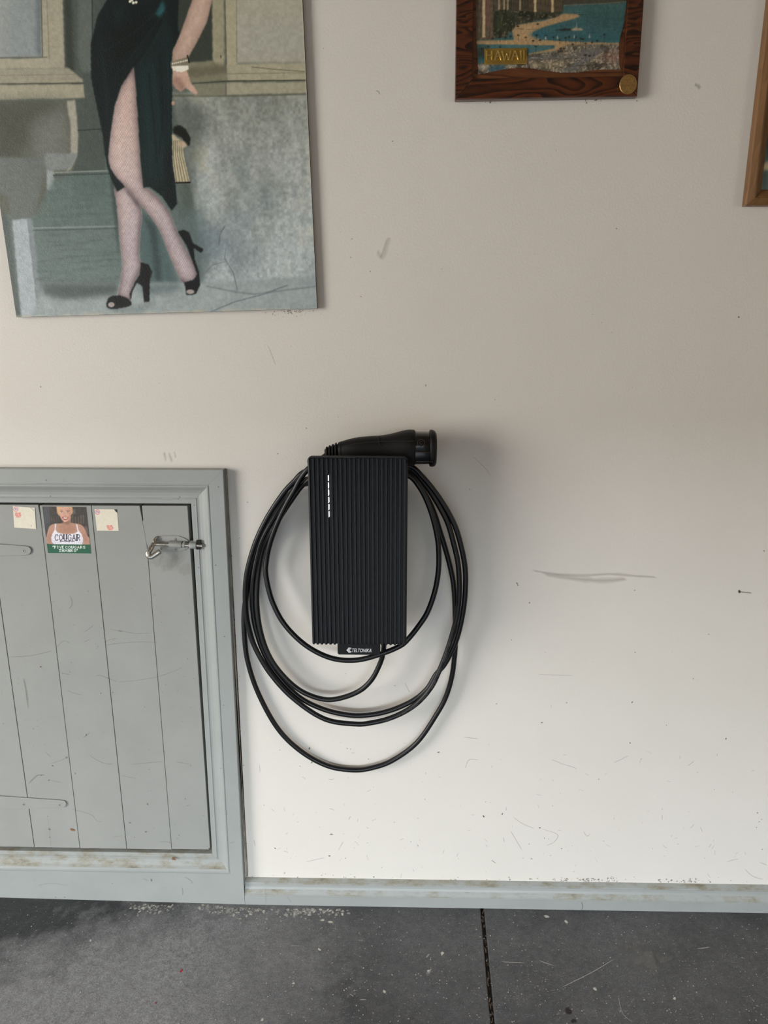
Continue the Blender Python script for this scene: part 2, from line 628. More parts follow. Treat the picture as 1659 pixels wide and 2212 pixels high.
GLYPH = {
    'A': [[(0, 1), (.5, 0)], [(.5, 0), (1, 1)], [(.2, .66), (.8, .66)]],
    'B': [[(.1, 0), (.1, 1)], [(.1, 0), (.7, 0), (.92, .14), (.92, .34), (.7, .48), (.1, .48)], [(.7, .48), (1, .62), (1, .86), (.75, 1), (.1, 1)]],
    'C': [[(1, .22), (.8, .03), (.5, 0), (.2, .08), (.04, .3), (0, .5), (.04, .7), (.2, .92), (.5, 1), (.8, .97), (1, .78)]],
    'D': [[(.05, 0), (.05, 1)], [(.05, 0), (.6, 0), (.95, .25), (1, .5), (.95, .75), (.6, 1), (.05, 1)]],
    'E': [[(.05, 0), (.05, 1)], [(.05, 0), (1, 0)], [(.05, .48), (.75, .48)], [(.05, 1), (1, 1)]],
    'F': [[(.05, 0), (.05, 1)], [(.05, 0), (1, 0)], [(.05, .48), (.75, .48)]],
    'G': [[(1, .22), (.8, .03), (.5, 0), (.2, .08), (.04, .3), (0, .5), (.04, .7), (.2, .92), (.5, 1), (.8, .97), (.98, .85), (.98, .56), (.62, .56)]],
    'H': [[(.05, 0), (.05, 1)], [(.95, 0), (.95, 1)], [(.05, .5), (.95, .5)]],
    'I': [[(.5, 0), (.5, 1)]],
    'K': [[(.05, 0), (.05, 1)], [(.95, 0), (.1, .55)], [(.35, .42), (1, 1)]],
    'L': [[(.05, 0), (.05, 1)], [(.05, 1), (1, 1)]],
    'N': [[(.05, 0), (.05, 1)], [(.05, 0), (.95, 1)], [(.95, 1), (.95, 0)]],
    'O': [[(.5, 0), (.2, .08), (.04, .3), (0, .5), (.04, .7), (.2, .92), (.5, 1), (.8, .92), (.96, .7), (1, .5), (.96, .3), (.8, .08), (.5, 0)]],
    'R': [[(.05, 0), (.05, 1)], [(.05, 0), (.7, 0), (.95, .14), (.95, .38), (.7, .52), (.05, .52)], [(.5, .52), (1, 1)]],
    'S': [[(.95, .18), (.7, 0), (.3, 0), (.05, .14), (.05, .34), (.3, .48), (.7, .52), (.95, .66), (.95, .86), (.7, 1), (.3, 1), (.03, .82)]],
    'T': [[(0, 0), (1, 0)], [(.5, 0), (.5, 1)]],
    'U': [[(.05, 0), (.05, .7)], [(.05, .7), (.2, .94), (.5, 1), (.8, .94), (.95, .7)], [(.95, .7), (.95, 0)]],
    'V': [[(0, 0), (.5, 1)], [(.5, 1), (1, 0)]],
    'W': [[(0, 0), (.25, 1)], [(.25, 1), (.5, .3)], [(.5, .3), (.75, 1)], [(.75, 1), (1, 0)]],
    'X': [[(0, 0), (1, 1)], [(1, 0), (0, 1)]],
    'Y': [[(0, 0), (.5, .5)], [(1, 0), (.5, .5)], [(.5, .5), (.5, 1)]],
    'P': [[(.05, 0), (.05, 1)], [(.05, 0), (.7, 0), (.95, .14), (.95, .38), (.7, .52), (.05, .52)]],
    '!': [[(.5, 0), (.5, .7)], [(.5, .95), (.5, 1)]],
    '<': [[(.55, 0), (.40, .25)], [(.9, 0), (.75, .25)]],
    '>': [[(.25, 0), (.10, .25)], [(.6, 0), (.45, .25)]],
}


# ================================================================== STRUCTURE
XL, XR, YF, ZC = -2.8, 2.8, -4.2, 2.75
TD = 0.020                                             # how far the door casing stands proud of the wall
o_tr = W(482, 1015, TD)[[0, 2]]
o_br = W(526.6, 1911.5, TD)[[0, 2]]
z_tl = W(0, 1012, TD)[2]
DX0 = -1.42                                            # left outer edge of the door casing, outside the frame
HOLE_X0, HOLE_X1, HOLE_Z1 = DX0 + 0.05, o_tr[0] - 0.05, o_tr[1] - 0.05

mb = MB()
mb.box((HOLE_X1, 0, 0), (XR, 0.12, ZC)).box((XL, 0, HOLE_Z1), (HOLE_X1, 0.12, ZC)).box((XL, 0, 0), (HOLE_X0, 0.12, HOLE_Z1))
wall_back = tag(mb.build('wall_back', M_WALL), kind='structure')
wall_back['label'] = 'scuffed off white painted plaster wall'

# left wall with the open garage doorway, right wall with its window, wall behind the camera, ceiling
mb = MB()
mb.box((XL - .12, YF, 2.25), (XL, 0, ZC)).box((XL - .12, -0.95, 0), (XL, 0, 2.25)).box((XL - .12, YF, 0), (XL, -2.35, 2.25))
tag(mb.build('wall_left', M_BARE), kind='structure')
mb = MB()
mb.box((XR, YF, 2.0), (XR + .12, 0, ZC)).box((XR, YF, 0), (XR + .12, 0, 1.0)).box((XR, -1.55, 1.0), (XR + .12, 0, 2.0)).box((XR, YF, 1.0), (XR + .12, -2.45, 2.0))
tag(mb.build('wall_right', M_BARE), kind='structure')
tag(MB().box((XL, YF - .12, 1.27), (XR, YF, ZC)).box((XL, YF - .12, 0), (-2.5, YF, 1.27)).box((1.6, YF - .12, 0), (XR, YF, 1.27)).build('wall_front', M_BARE), kind='structure')
tag(MB().box((XL - .12, YF - .12, ZC), (XR + .12, .12, ZC + .1)).build('ceiling', M_CEIL), kind='structure')

# floor: two concrete slabs with an open joint full of dirt
floor = tag(empty('floor', (0, 0, 0)), kind='structure')
floor['label'] = 'worn dark grey concrete floor with one dirt filled joint'
J0, J1 = FL(1042, 1966), FL(1064, 2205)
jx = lambda y, off: J0[0] + (J1[0] - J0[0]) * (y - J0[1]) / (J1[1] - J0[1]) + off
GAP = 0.0042


def slab_mesh(xs_zs, side):
    mb = MB()
    n = len(xs_zs)
    for k, y in enumerate((0.1, YF)):
        for x, z in xs_zs:
            xx = jx(y, -GAP if side < 0 else GAP) if x is None else x
            mb.v.append((xx, y, z))
    v0 = len(mb.v)
    mb.v += [(x, y, -0.08) for x, y, z in mb.v[:v0]]
    for i in range(n - 1):
        mb.f.append((i, n + i, n + i + 1, i + 1))
        mb.f.append((v0 + i, v0 + i + 1, v0 + n + i + 1, v0 + n + i))
    for a, b in ((0, n), (n - 1, 2 * n - 1)):
        mb.f.append((a, b, v0 + b, v0 + a))
    for i in range(n - 1):
        mb.f.append((i, i + 1, v0 + i + 1, v0 + i)); mb.f.append((n + i, n + i + 1, v0 + n + i + 1, v0 + n + i))
    mb.fm = [0] * len(mb.f)
    return mb


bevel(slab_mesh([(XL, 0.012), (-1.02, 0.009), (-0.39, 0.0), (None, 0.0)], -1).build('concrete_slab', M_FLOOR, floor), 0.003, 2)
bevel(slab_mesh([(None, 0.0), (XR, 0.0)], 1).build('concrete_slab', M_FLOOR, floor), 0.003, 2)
mb = MB()
ny = 90
for i in range(ny + 1):
    y = -1.6 * i / ny
    for k in range(4):
        mb.v.append((jx(y, -GAP + 2 * GAP * k / 3), y, -0.007 + random.uniform(-.003, .004) if 0 < k < 3 else -0.009))
for i in range(ny):
    for k in range(3):
        a = i * 4 + k
        mb.f.append((a, a + 4, a + 5, a + 1))
mb.fm = [0] * len(mb.f)
mb.build('joint_dirt', M_DIRT, floor)
mb = MB()                                             # leaf crumbs caught in the joint
for i in range(70):
    y = random.uniform(-0.62, -0.02); x = jx(y, random.uniform(-.003, .003)); z = -0.005 + random.uniform(0, .006)
    L, a = random.uniform(.003, .010), random.uniform(-.5, .5) + 1.57
    dx, dy = L * math.cos(a) / 2, L * math.sin(a) / 2; wx, wy = -dy * .28, dx * .28
    mb.add([(x - dx - wx, y - dy - wy, z), (x + dx - wx, y + dy - wy, z + .002), (x + dx + wx, y + dy + wy, z + .003), (x - dx + wx, y - dy + wy, z + .001)], [(0, 1, 2, 3)])
tag(mb.build('leaf_crumbs', simple('dry_leaf', (0.10, 0.062, 0.035), 0.8, var=0.5, nscale=90), floor), kind='stuff')

# baseboard
PB = [(0.0, 0.0205), (0.0245, 0.0205), (0.0262, 0.0185), (0.0275, 0.0185), (0.029, 0.0195), (0.032, 0.0190), (0.036, 0.0165),
      (0.041, 0.0135), (0.046, 0.0112), (0.051, 0.0102), (0.0535, 0.0105), (0.0548, 0.0120), (0.0585, 0.0115), (0.0645, 0.0)]
bx0 = o_br[0] + 0.0008
mb = MB()
for x in (bx0, XR):
    lift = 0.0 if x < 0 else 0.003
    mb.v += [(x, -d, z + (lift if z > 0.04 else 0)) for z, d in PB]
nP = len(PB)
for i in range(nP - 1):
    mb.f.append((i, nP + i, nP + i + 1, i + 1)); mb.fm.append(1 if PB[i][0] > 0.054 or 0.028 < PB[i][0] < 0.0405 else 0)
mb.f.append(tuple(range(nP))); mb.f.append(tuple(range(2 * nP - 1, nP - 1, -1))); mb.fm += [0, 0]
bb = tag(mb.build('baseboard_back', [M_TRIMX, M_DIRTY]), kind='structure')
bb['label'] = 'grey painted moulded baseboard with dirt on its ledge'

# door casing: four mitred lengths of moulded timber
PROF = [(0.0, 0.0), (0.0, TD - .001), (0.0012, TD), (0.0315, TD), (0.0325, TD - .002), (0.0345, TD - .002), (0.0352, TD - .0006), (0.038, TD - .0006),
        (0.042, TD - .0035), (0.047, TD - .0085), (0.053, TD - .0120), (0.060, TD - .0136), (0.0645, TD - .0132), (0.066, TD - .0118),
        (0.0675, TD - .0118), (0.0685, TD - .0135), (0.077, TD - .0135), (0.078, TD - .0145), (0.078, -0.03)]
trim = tag(empty('trim_1', ((o_tr[0] + DX0) / 2, 0, 0)), kind='structure')
trim['label'] = 'grey painted moulded casing around the small door'
C_TL, C_TR, C_BR, C_BL = (DX0, z_tl), (o_tr[0], o_tr[1]), (o_br[0], o_br[1]), (DX0, o_br[1])


def casing(a, b, ma, mb_, mat, extra=None):
    m = MB()
    prof = list(PROF)
    rows = []
    for (c, dv) in ((a, ma), (b, mb_)):
        r = [(c[0] + dv[0] * u, -d, c[1] + dv[1] * u) for u, d in prof]
        if extra is not None:                          # plinth below the mitre, down to the floor
            zf = 0.0 if c[0] > -1 else 0.009
            r = [(c[0], 0.0, zf), (c[0], -TD, zf), (c[0], -TD, c[1])] + r[3:]
        rows.append(r)
    n = len(rows[0])
    m.v = rows[0] + rows[1]
    for i in range(n - 1):
        m.f.append((i, n + i, n + i + 1, i + 1))
        u = prof[i][1]
        m.fm.append(1 if (extra is not None and 8 <= i <= 17) else 0)
    m.f.append(tuple(range(n))); m.f.append(tuple(range(2 * n - 1, n - 1, -1))); m.fm += [0, 0]
    return m.build('casing', [mat, M_DIRTY], trim)


sh = 0.0002
casing(C_TL, (C_TR[0] - sh, C_TR[1]), (1, -1), (-1, -1), M_TRIMX)
casing(C_TR, (C_BR[0], C_BR[1] + sh), (-1, -1), (-1, 1), M_TRIM)
casing(C_BR, C_BL, (-1, 1), (1, 1), M_TRIMX, extra=True)
casing((C_BL[0], C_BL[1] + sh), (C_TL[0], C_TL[1] - sh), (1, 1), (1, -1), M_TRIM)
# thin brownish grey strip along the outer edge of the casing
MB().slab([(C_TR[0] + .0, 0.07), (C_BR[0] + .004, 0.07), (C_TR[0] + .0032, C_TR[1] - .002), (C_TR[0] - .004, C_TR[1] - .001)], 0.0, 0.006).build('edge_strip', simple('brown_grey_edge', (0.28, 0.25, 0.21), 0.8, var=0.4, nscale=60), trim)

# ================================================================== DOOR of painted boards
door = tag(empty('door_1', (-0.9, 0, 0.1)), kind='structure')
door['label'] = 'low grey painted board door with a barrel bolt'
DZ0, DZ1 = W(300, 1834, 0)[2], W(300, 1091.5, 0)[2]
def vline(xt, yt, xb, yb):
    a, b = W(xt, yt, 0)[[0, 2]], W(xb, yb, 0)[[0, 2]]
    return lambda z: a[0] + (b[0] - a[0]) * (z - a[1]) / (b[1] - a[1])
LN = [vline(-29, 1090, 75, 1835), vline(85, 1090, 173, 1835), vline(197, 1090, 274, 1835), vline(311, 1095, 371, 1835), vline(404.5, 1090, 454.5, 1845)]
step = 0.1145
lines = [(lambda z, k=k: LN[0](z) - step * k) for k in range(5, 0, -1)] + LN
G = [0.0005, 0.0005, 0.0005, 0.0005, 0.0005, 0.0007, 0.0006, 0.00065, 0.0003, 0.0]
for i in range(len(lines) - 1):
    a, b = lines[i], lines[i + 1]
    if b(DZ1) < HOLE_X0 + 0.03: continue
    ga, gb = G[i], G[i + 1]
    zt, zb = DZ1 - random.uniform(0, .0012), DZ0 + random.uniform(0, .0015)
    if i == len(lines) - 3:                            # board left of the split: worn away at its top right corner
        pts = [(a(zb) + ga, zb), (b(zb) - gb, zb), (b(DZ1 - .09) - gb, DZ1 - .09), (b(DZ1 - .04) - .005, DZ1 - .042), (b(zt) - .0095, zt), (a(zt) + ga, zt)]
    elif i == len(lines) - 2:
        pts = [(a(zb) + ga, zb), (b(zb), zb), (b(zt), zt), (a(zt) - .0045, zt), (a(DZ1 - .034) - .0042, DZ1 - .034), (a(DZ1 - .037) - .0065, DZ1 - .038), (a(DZ1 - .088) - .003, DZ1 - .088), (a(DZ1 - .09) + ga, DZ1 - .09)]
    elif i == len(lines) - 4:
        pts = [(a(zb) + ga, zb), (b(zb) - gb, zb), (b(zt) - gb, zt), (a(zt) + ga, zt)]
    elif i == len(lines) - 5:
        pts = [(a(zb) + ga, zb), (b(zb) - gb, zb), (b(DZ1 - .04) - gb, DZ1 - .04), (b(zt) - .003, zt), (a(zt) + ga, zt)]
    else:
        pts = [(max(a(zb) + ga, HOLE_X0 + .03), zb), (b(zb) - gb, zb), (b(zt) - gb, zt), (max(a(zt) + ga, HOLE_X0 + .03), zt)]
    d1 = 0.0 + random.uniform(-.0004, .0004)
    bevel(MB().slab(pts, -0.022, d1).build('plank', M_DOOR, door), 0.0006, 1)
MB().box((HOLE_X0, 0.024, 0.0), (HOLE_X1, 0.05, HOLE_Z1)).build('backing', M_DARK, door)


def pix(pts, dep): return [tuple(W(x, y, dep)[[0, 2]]) for x, y in pts]


# strap hinges
def hinge(pts, screws, dep=0.0035):
    h = bevel(MB().slab(pix(pts[::-1], dep), 0.0004, dep).build('strap_hinge', M_DOOR, door), 0.0008, 2)
    for sx, sy, m_ in screws:
        c = W(sx, sy, dep)
        mb = MB()
        ring = [(c[0] + .0042 * math.cos(t), c[2] + .0042 * math.sin(t)) for t in np.linspace(0, 2 * math.pi, 17)[:-1]]
        mb.slab(ring, dep, dep + .0007, 0, bev=.0008)
        if m_:
            for w_, h_ in ((.0009, .0030), (.0030, .0009)):
                mb.slab([(c[0] - w_ / 2, c[2] - h_ / 2), (c[0] + w_ / 2, c[2] - h_ / 2), (c[0] + w_ / 2, c[2] + h_ / 2), (c[0] - w_ / 2, c[2] + h_ / 2)], dep, dep + .00085, 1)
        else:
            mb.slab([(c[0] + .0013 * math.cos(t), c[2] + .0013 * math.sin(t)) for t in np.linspace(0, 2 * math.pi, 9)[:-1]], dep, dep + .00085, 1)
        mb.build('screw', [M_DOOR if not m_ else M_TRIM, M_DARK], h)
hinge([(-330, 1150), (-330, 1212), (55, 1199.5), (62, 1198), (66, 1194), (67, 1189), (65, 1184), (61, 1181), (55, 1180)], [(51, 1190, True), (-60, 1186, True)])
hinge([(-330, 1697), (-330, 1762), (130, 1745), (138, 1744.5), (142, 1741), (143.5, 1737), (141, 1732), (137, 1730), (128, 1729)], [(51, 1737.5, False), (128.5, 1738.5, False), (-60, 1735, False)])

# barrel bolt
bolt = MB().slab(pix([(333, 1172), (334, 1162), (338, 1158.3), (386, 1157.8), (398, 1162.5), (406, 1167), (406.5, 1184), (399, 1188), (387, 1191.3), (352, 1191), (338, 1188), (334, 1181)][::-1], .002), 0.0003, 0.0022).build('barrel_bolt', M_DOOR, door)
bevel(bolt, 0.0006, 2)
rodp = [W(335, 1175.5, .011), W(438, 1178.6, .011)]
MB().tube(rodp, 0.0042, 16).build('bolt_rod', M_STEEL, bolt, smooth=40)
hp = [(337, 1175.5, .011), (331, 1176, .014), (328, 1181, .019), (323, 1189, .024), (319.8, 1196, .027), (321.5, 1201.5, .028), (328, 1202.5, .028), (337, 1197, .026), (345.5, 1191, .024)]
MB().tube(spline([W(*p) for p in hp], 6), [0.0042 + 0.0016 * min(1, i / 14) for i in range(6 * (len(hp) - 1) + 1)], 14).build('bolt_handle', M_STEEL, bolt, smooth=40)
MB().tube([W(343, 1159.5, .003), W(337, 1161.5, .005), W(333.5, 1167, .008), W(334, 1175, .011)], [0.0016, .003, .0042, .0044], 12).build('bolt_stop', M_STEEL, bolt, smooth=40)


def saddle(x0, y0, x1, y1, r, dep, parent, name, mat):
    a, b = W(x0, y0, dep), W(x1, y1, dep)
    rings = []
    for p in (a, a + (b - a) * .08, b - (b - a) * .08, b):
        k = 0.93 if p is a or p is b else 1.0
        ring = [(p[0], p[1] - r * k * math.sin(t), p[2] + r * k * math.cos(t)) for t in np.linspace(0, math.pi, 11)]
        ring += [(p[0], -.001, p[2] - r * 1.15), (p[0], -.001, p[2] + r * 1.15)]
        rings.append(ring)
    return MB().loft(rings).build(name, mat, parent, smooth=40)


saddle(366, 1176.4, 392.5, 1177.2, .0064, .011, bolt, 'barrel', M_DOOR)
saddle(395, 1177.2, 400, 1177.4, .0062, .011, bolt, 'barrel', M_DOOR)
for sx, sy in ((346.5, 1164), (378.5, 1164.5), (347.5, 1185.3), (379.5, 1186.5)):
    c = W(sx, sy, .0022); mb = MB()
    mb.slab([(c[0] + .0034 * math.cos(t), c[2] + .0034 * math.sin(t)) for t in np.linspace(0, 2 * math.pi, 17)[:-1]], .002, .0034, 0, bev=.001)
    mb.slab([(c[0] + .0011 * math.cos(t), c[2] + .0011 * math.sin(t)) for t in np.linspace(0, 2 * math.pi, 9)[:-1]], .002, .0036, 1)
    mb.build('screw', [M_DOOR, M_DARK], bolt)
kp = saddle(409.5, 1178, 424.5, 1178.3, .0072, .011, trim, 'bolt_keeper', M_TRIM)
MB().slab(pix([(424, 1167.5), (424, 1187), (433.5, 1187), (433.5, 1167.5)][::-1][::-1], .012), 0.004, 0.0125).build('keeper_hole', M_DARK, trim)

#__OBJECTS__
# ================================================================== WALL CHARGER
FD = 0.140                                             # front of the ribs from the wall
cTL, cTR = W(662, 986.5, FD), W(882, 986.5, FD)
cBL, cBR = W(674.5, 1393.5, FD), W(877.5, 1393.5, FD)
X0, X1 = (cTL[0] + cBL[0]) / 2, (cTR[0] + cBR[0]) / 2
Z0, Z1 = cBL[2], cTL[2]
wb = tag(empty('wall_charger', ((X0 + X1) / 2, 0, Z0)), 'black ribbed electric car charger box with a row of white lights on the wall', 'car charger')
NR = 22
wid = X1 - X0


def ribdepth(x):
    t = ((x - X0) / wid * NR) % 1.0
    h = 0.0055
    if t < 0.10: k = t / 0.10
    elif t < 0.50: k = 1.0
    elif t < 0.62: k = 1 - (t - 0.50) / 0.12
    else: k = 0.0
    return FD - h * (1 - k)


xs = []
for i in range(NR):
    for t in (0.0, 0.03, 0.07, 0.10, 0.20, 0.40, 0.50, 0.54, 0.58, 0.62, 0.64, 0.80, 0.96):
        xs.append(X0 + wid * (i + t) / NR)
xs = [x for x in xs if X0 + 1e-6 < x < X1 - 1e-6]
RC, RB = 0.0095, 0.005
xs = sorted(set([X0] + [X0 + RC * (1 - math.cos(a)) for a in np.linspace(0.25, 1.4, 6)] + xs + [X1 - RC * (1 - math.cos(a)) for a in np.linspace(0.25, 1.4, 6)] + [X1]))


def edge(x, r):
    d = min(x - X0, X1 - x)
    return 0.0 if d >= r else r - math.sqrt(max(0, r * r - (r - d) ** 2))


CB = 0.127
mb = MB(); cols = []
for x in xs:
    zt, zb = Z1 - edge(x, RC), Z0 + edge(x, RB)
    rim = min(x - X0, X1 - x)
    inset = max(0.0, 0.003 - rim)
    rd = ribdepth(x) - inset
    rr = FD - 0.0012 - inset
    cols.append([(x, -CB, zt), (x, -(rr - 0.002), zt), (x, -rr, zt - 0.0012), (x, -rr, zt - 0.0024), (x, -rd, zt - 0.0040), (x, -rd, zb + 0.004), (x, -(rd - 0.0006), zb + 0.001), (x, -(rd - 0.003), zb), (x, -CB, zb)])
m_ = len(cols[0])
mb.v = [p for c in cols for p in c]
for i in range(len(cols) - 1):
    for k in range(m_):
        k2 = (k + 1) % m_
        mb.f.append((i * m_ + k, (i + 1) * m_ + k, (i + 1) * m_ + k2, i * m_ + k2))
mb.f.append(tuple(range(m_))); mb.f.append(tuple(range((len(cols) - 1) * m_, len(cols) * m_)))
mb.fm = [0] * len(mb.f)
cover = mb.build('front_cover', M_COVER, wb)
# rear housing behind the cover, carries the cable
hx0, hx1 = X0 + 0.032, X1 - 0.032
hz1 = Z1 - 0.075
bevel(MB().slab([(hx0, Z0 + 0.02), (hx1, Z0 + 0.02), (hx1, hz1 - .02), (hx1 - .03, hz1), (hx0 + .03, hz1), (hx0, hz1 - .02)], 0.0, CB + .001).build('rear_housing', M_BODY, wb), 0.006, 3)
# row of lit bars
for y0, y1 in ((1027, 1039.5), (1042.6, 1055.5), (1058, 1071), (1074, 1086.6), (1089.6, 1102), (1104.8, 1117.5)):
    xm = 0.5 * (W(708.2, 1028, FD)[0] + W(709.8, 1116, FD)[0])
    za, zb = W(709, y0, FD)[2], W(709, y1, FD)[2]
    w_ = 0.00155; pts = []
    for t in np.linspace(0, math.pi, 7): pts.append((xm + w_ * math.cos(t), za - w_ + w_ * math.sin(t)))
    for t in np.linspace(math.pi, 2 * math.pi, 7): pts.append((xm + w_ * math.cos(t), zb + w_ + w_ * math.sin(t)))
    MB().slab(pts, FD - 0.0045, FD - 0.0002).build('status_light', M_LED, wb)
# name plate below the cover
PD = 0.118
def rrect(x0, z0, x1, z1, r, n=5):
    out = []
    for cx, cz, a0 in ((x1 - r, z0 + r, -90), (x1 - r, z1 - r, 0), (x0 + r, z1 - r, 90), (x0 + r, z0 + r, 180)):
        for k in range(n):
            a = math.radians(a0 + 90 * k / (n - 1)); out.append((cx + r * math.cos(a), cz + r * math.sin(a)))
    return out
p0, p1 = W(729.3, 1414.3, PD), W(821, 1385, PD)
plate = bevel(MB().slab(rrect(p0[0], p0[2], p1[0], p1[2], .0045), 0.095, PD).build('name_plate', M_BODY, wb), 0.001, 2)


def text_mesh(txt, name, mat, parent, x, z, width, height, dep, thick=0.0004, shear=0.0, weight=0.0):
    cu = bpy.data.curves.new(name, 'FONT')
    cu.body = txt; cu.size = 1.0; cu.shear = shear; cu.offset = weight; cu.extrude = 0.0; cu.resolution_u = 3
    to = bpy.data.objects.new(name, cu); col.objects.link(to)
    me = bpy.data.meshes.new_from_object(to)
    bpy.data.objects.remove(to)
    n = len(me.vertices); co = np.zeros(n * 3, 'f'); me.vertices.foreach_get('co', co); co = co.reshape(-1, 3)
    mn, mx = co.min(0), co.max(0)
    s_ = (co - mn) / np.maximum(mx - mn, 1e-6)
    off = wloc(parent)
    out = np.stack([x + s_[:, 0] * width - off.x, np.full(n, -dep - thick) - off.y, z + s_[:, 1] * height - off.z], 1)
    me.vertices.foreach_set('co', out.astype('f').ravel()); me.materials.clear(); me.materials.append(mat); me.update()
    o = bpy.data.objects.new(name, me); col.objects.link(o); o.parent = parent
    return o


ta, tb = W(760.8, 1408.6, PD), W(802.0, 1401.2, PD)
text_mesh('TELTONIKA', 'lettering', M_WHITE, plate, ta[0], ta[2], tb[0] - ta[0], tb[2] - ta[2], PD, 0.0003, 0.35, 0.006)
la, lb = W(748.3, 1409.6, PD), W(760.6, 1399.2, PD)      # arrow emblem of chevrons and squares
lw, lh = lb[0] - la[0], lb[2] - la[2]
mb = MB()
E2 = lambda u, v: (la[0] + u * lw, la[2] + v * lh)
for k, (u0, th) in enumerate(((0.0, .07), (.19, .07), (.40, .06))):
    h0 = .5 - .14 * k * 0.3
    mb.slab([E2(u0, .5), E2(u0 + .38, .5 - h0 + .05), E2(u0 + .38 + th * 2, .5 - h0 + .05), E2(u0 + th * 2, .5), E2(u0 + .38 + th * 2, .5 + h0 - .05), E2(u0 + .38, .5 + h0 - .05)], PD - .0002, PD + .0003)
for u in (.42, .60, .78):
    for v in (.02, .20, .80, .98):
        c = E2(u + (.08 if v in (.2, .8) else 0), v); q = .07 * lw
        mb.slab([(c[0] - q, c[1]), (c[0], c[1] - q), (c[0] + q, c[1]), (c[0], c[1] + q)], PD - .0002, PD + .0003)
mb.build('emblem', M_WHITE, plate)

# ================================================================== CHARGING CABLE with its connector
cab = tag(empty('charging_cable', W(770, 1040, .05)), 'coiled black charging cable with a bulky plug, looped around the charger box', 'cable')
T2 = lambda pts: [(480 + x / 5.027, 960 + y / 5.027) for x, y in pts]
T7 = lambda pts: [(500 + x / 2.989, 960 + y / 2.989) for x, y in pts]
TR_ = lambda pts: [(860 + x / 3.815, 980 + y / 3.815) for x, y in pts]
CP = []
def seg(pts, d0, d1=None):
    d1 = d0 if d1 is None else d1
    n = len(pts)
    for i, p in enumerate(pts): CP.append((p[0], p[1], d0 + (d1 - d0) * i / max(1, n - 1)))
# out of the housing, round the lower left, up the left side
seg([(830, 1375), (829, 1398)], .075, .062)
seg(T7([(965, 1400), (900, 1525), (800, 1605), (640, 1648), (500, 1617), (380, 1540), (262, 1400), (196, 1240), (166, 1060), (168, 880)]), .054, .022)
seg(T2([(430, 1180), (505, 1000), (600, 840), (720, 650), (880, 435)]), .021, .046)
seg([(690, 1026), (775, 1003), (850, 1010)], .060, .050)
# outer right strand -> upper of the two middle arcs -> left
seg(TR_([(100, 105), (200, 190), (300, 310), (400, 460), (478, 620), (528, 800), (553, 950), (555, 1100), (543, 1250), (517, 1400), (482, 1530), (440, 1630), (380, 1740), (310, 1822)]), .046, .032)
seg([(924, 1486), (898, 1509.5), (861.7, 1528), (825.5, 1539.5), (789, 1545), (753, 1544.5)], .032, .030)
seg(T7([(600, 1712), (450, 1640), (325, 1522), (222, 1372), (160, 1200), (136, 1040), (140, 870)]), .026, .014)
seg(T2([(388, 1180), (452, 1000), (552, 825), (675, 645), (850, 408)]), .014, .034)
seg([(700, 1030), (775, 1013), (850, 1016)], .040, .044)
# inner right strand -> lower of the middle arcs -> outermost strand of the upper left
seg(TR_([(100, 128), (230, 265), (325, 410), (408, 570), (462, 760), (492, 900), (504, 1050), (502, 1200), (482, 1350), (443, 1500), (395, 1650), (336, 1795)]), .042, .043)
seg([(933, 1482), (908.7, 1512), (880, 1534), (843.6, 1551), (807, 1560.5), (767.6, 1564)], .043, .042)
seg(T7([(600, 1772), (400, 1640), (250, 1478), (152, 1310)]), .040, .028)
seg(T2([(290, 2000), (261, 1850), (251, 1700), (252, 1560), (268, 1400), (312, 1220), (372, 1040), (460, 850), (560, 680), (680, 510), (785, 398), (890, 300)]), .027, .050)
seg([(700, 1008), (775, 1000), (850, 1012)], .052, .036)
# strand that drops to the lowest loop
seg(TR_([(100, 160), (215, 320), (290, 470), (345, 640), (388, 780), (428, 930), (454, 1060), (466, 1200), (470, 1350), (472, 1560), (462, 1700), (440, 1850), (395, 2000), (325, 2135)]), .026, .017)
seg(T7([(1200, 1922), (1040, 2040), (900, 2090), (780, 2102), (620, 2075), (450, 1982), (300, 1835), (175, 1610), (105, 1400), (83, 1220), (82, 1080)]), .016, .009)
seg(T2([(268, 1600), (300, 1380), (362, 1160), (455, 930), (580, 720), (760, 490)]), .009, .022)
seg([(700, 1035), (775, 1022), (850, 1022)], .060, .078)
# inner loop in front, ends in the plug
seg(TR_([(95, 185), (180, 280), (242, 400), (290, 540), (325, 700), (336, 850), (328, 1000), (298, 1150), (240, 1310), (160, 1432), (80, 1530), (10, 1588)]), .070, .076)
seg(T7([(950, 1358), (800, 1393), (640, 1378), (480, 1297), (345, 1165), (262, 1010), (222, 840)]), .076, .038)
seg(T2([(482, 1250), (512, 1100), (560, 950), (622, 800), (700, 640), (780, 500), (850, 370), (930, 270)]), .036, .058)
seg([(684, 1000), (700, 987), (716, 978)], .058, .056)
path = spline([W(*p) for p in CP], 7)
cord = MB().tube(path, 0.0058, 14).build('cord', M_RUBBER, cab, smooth=60)
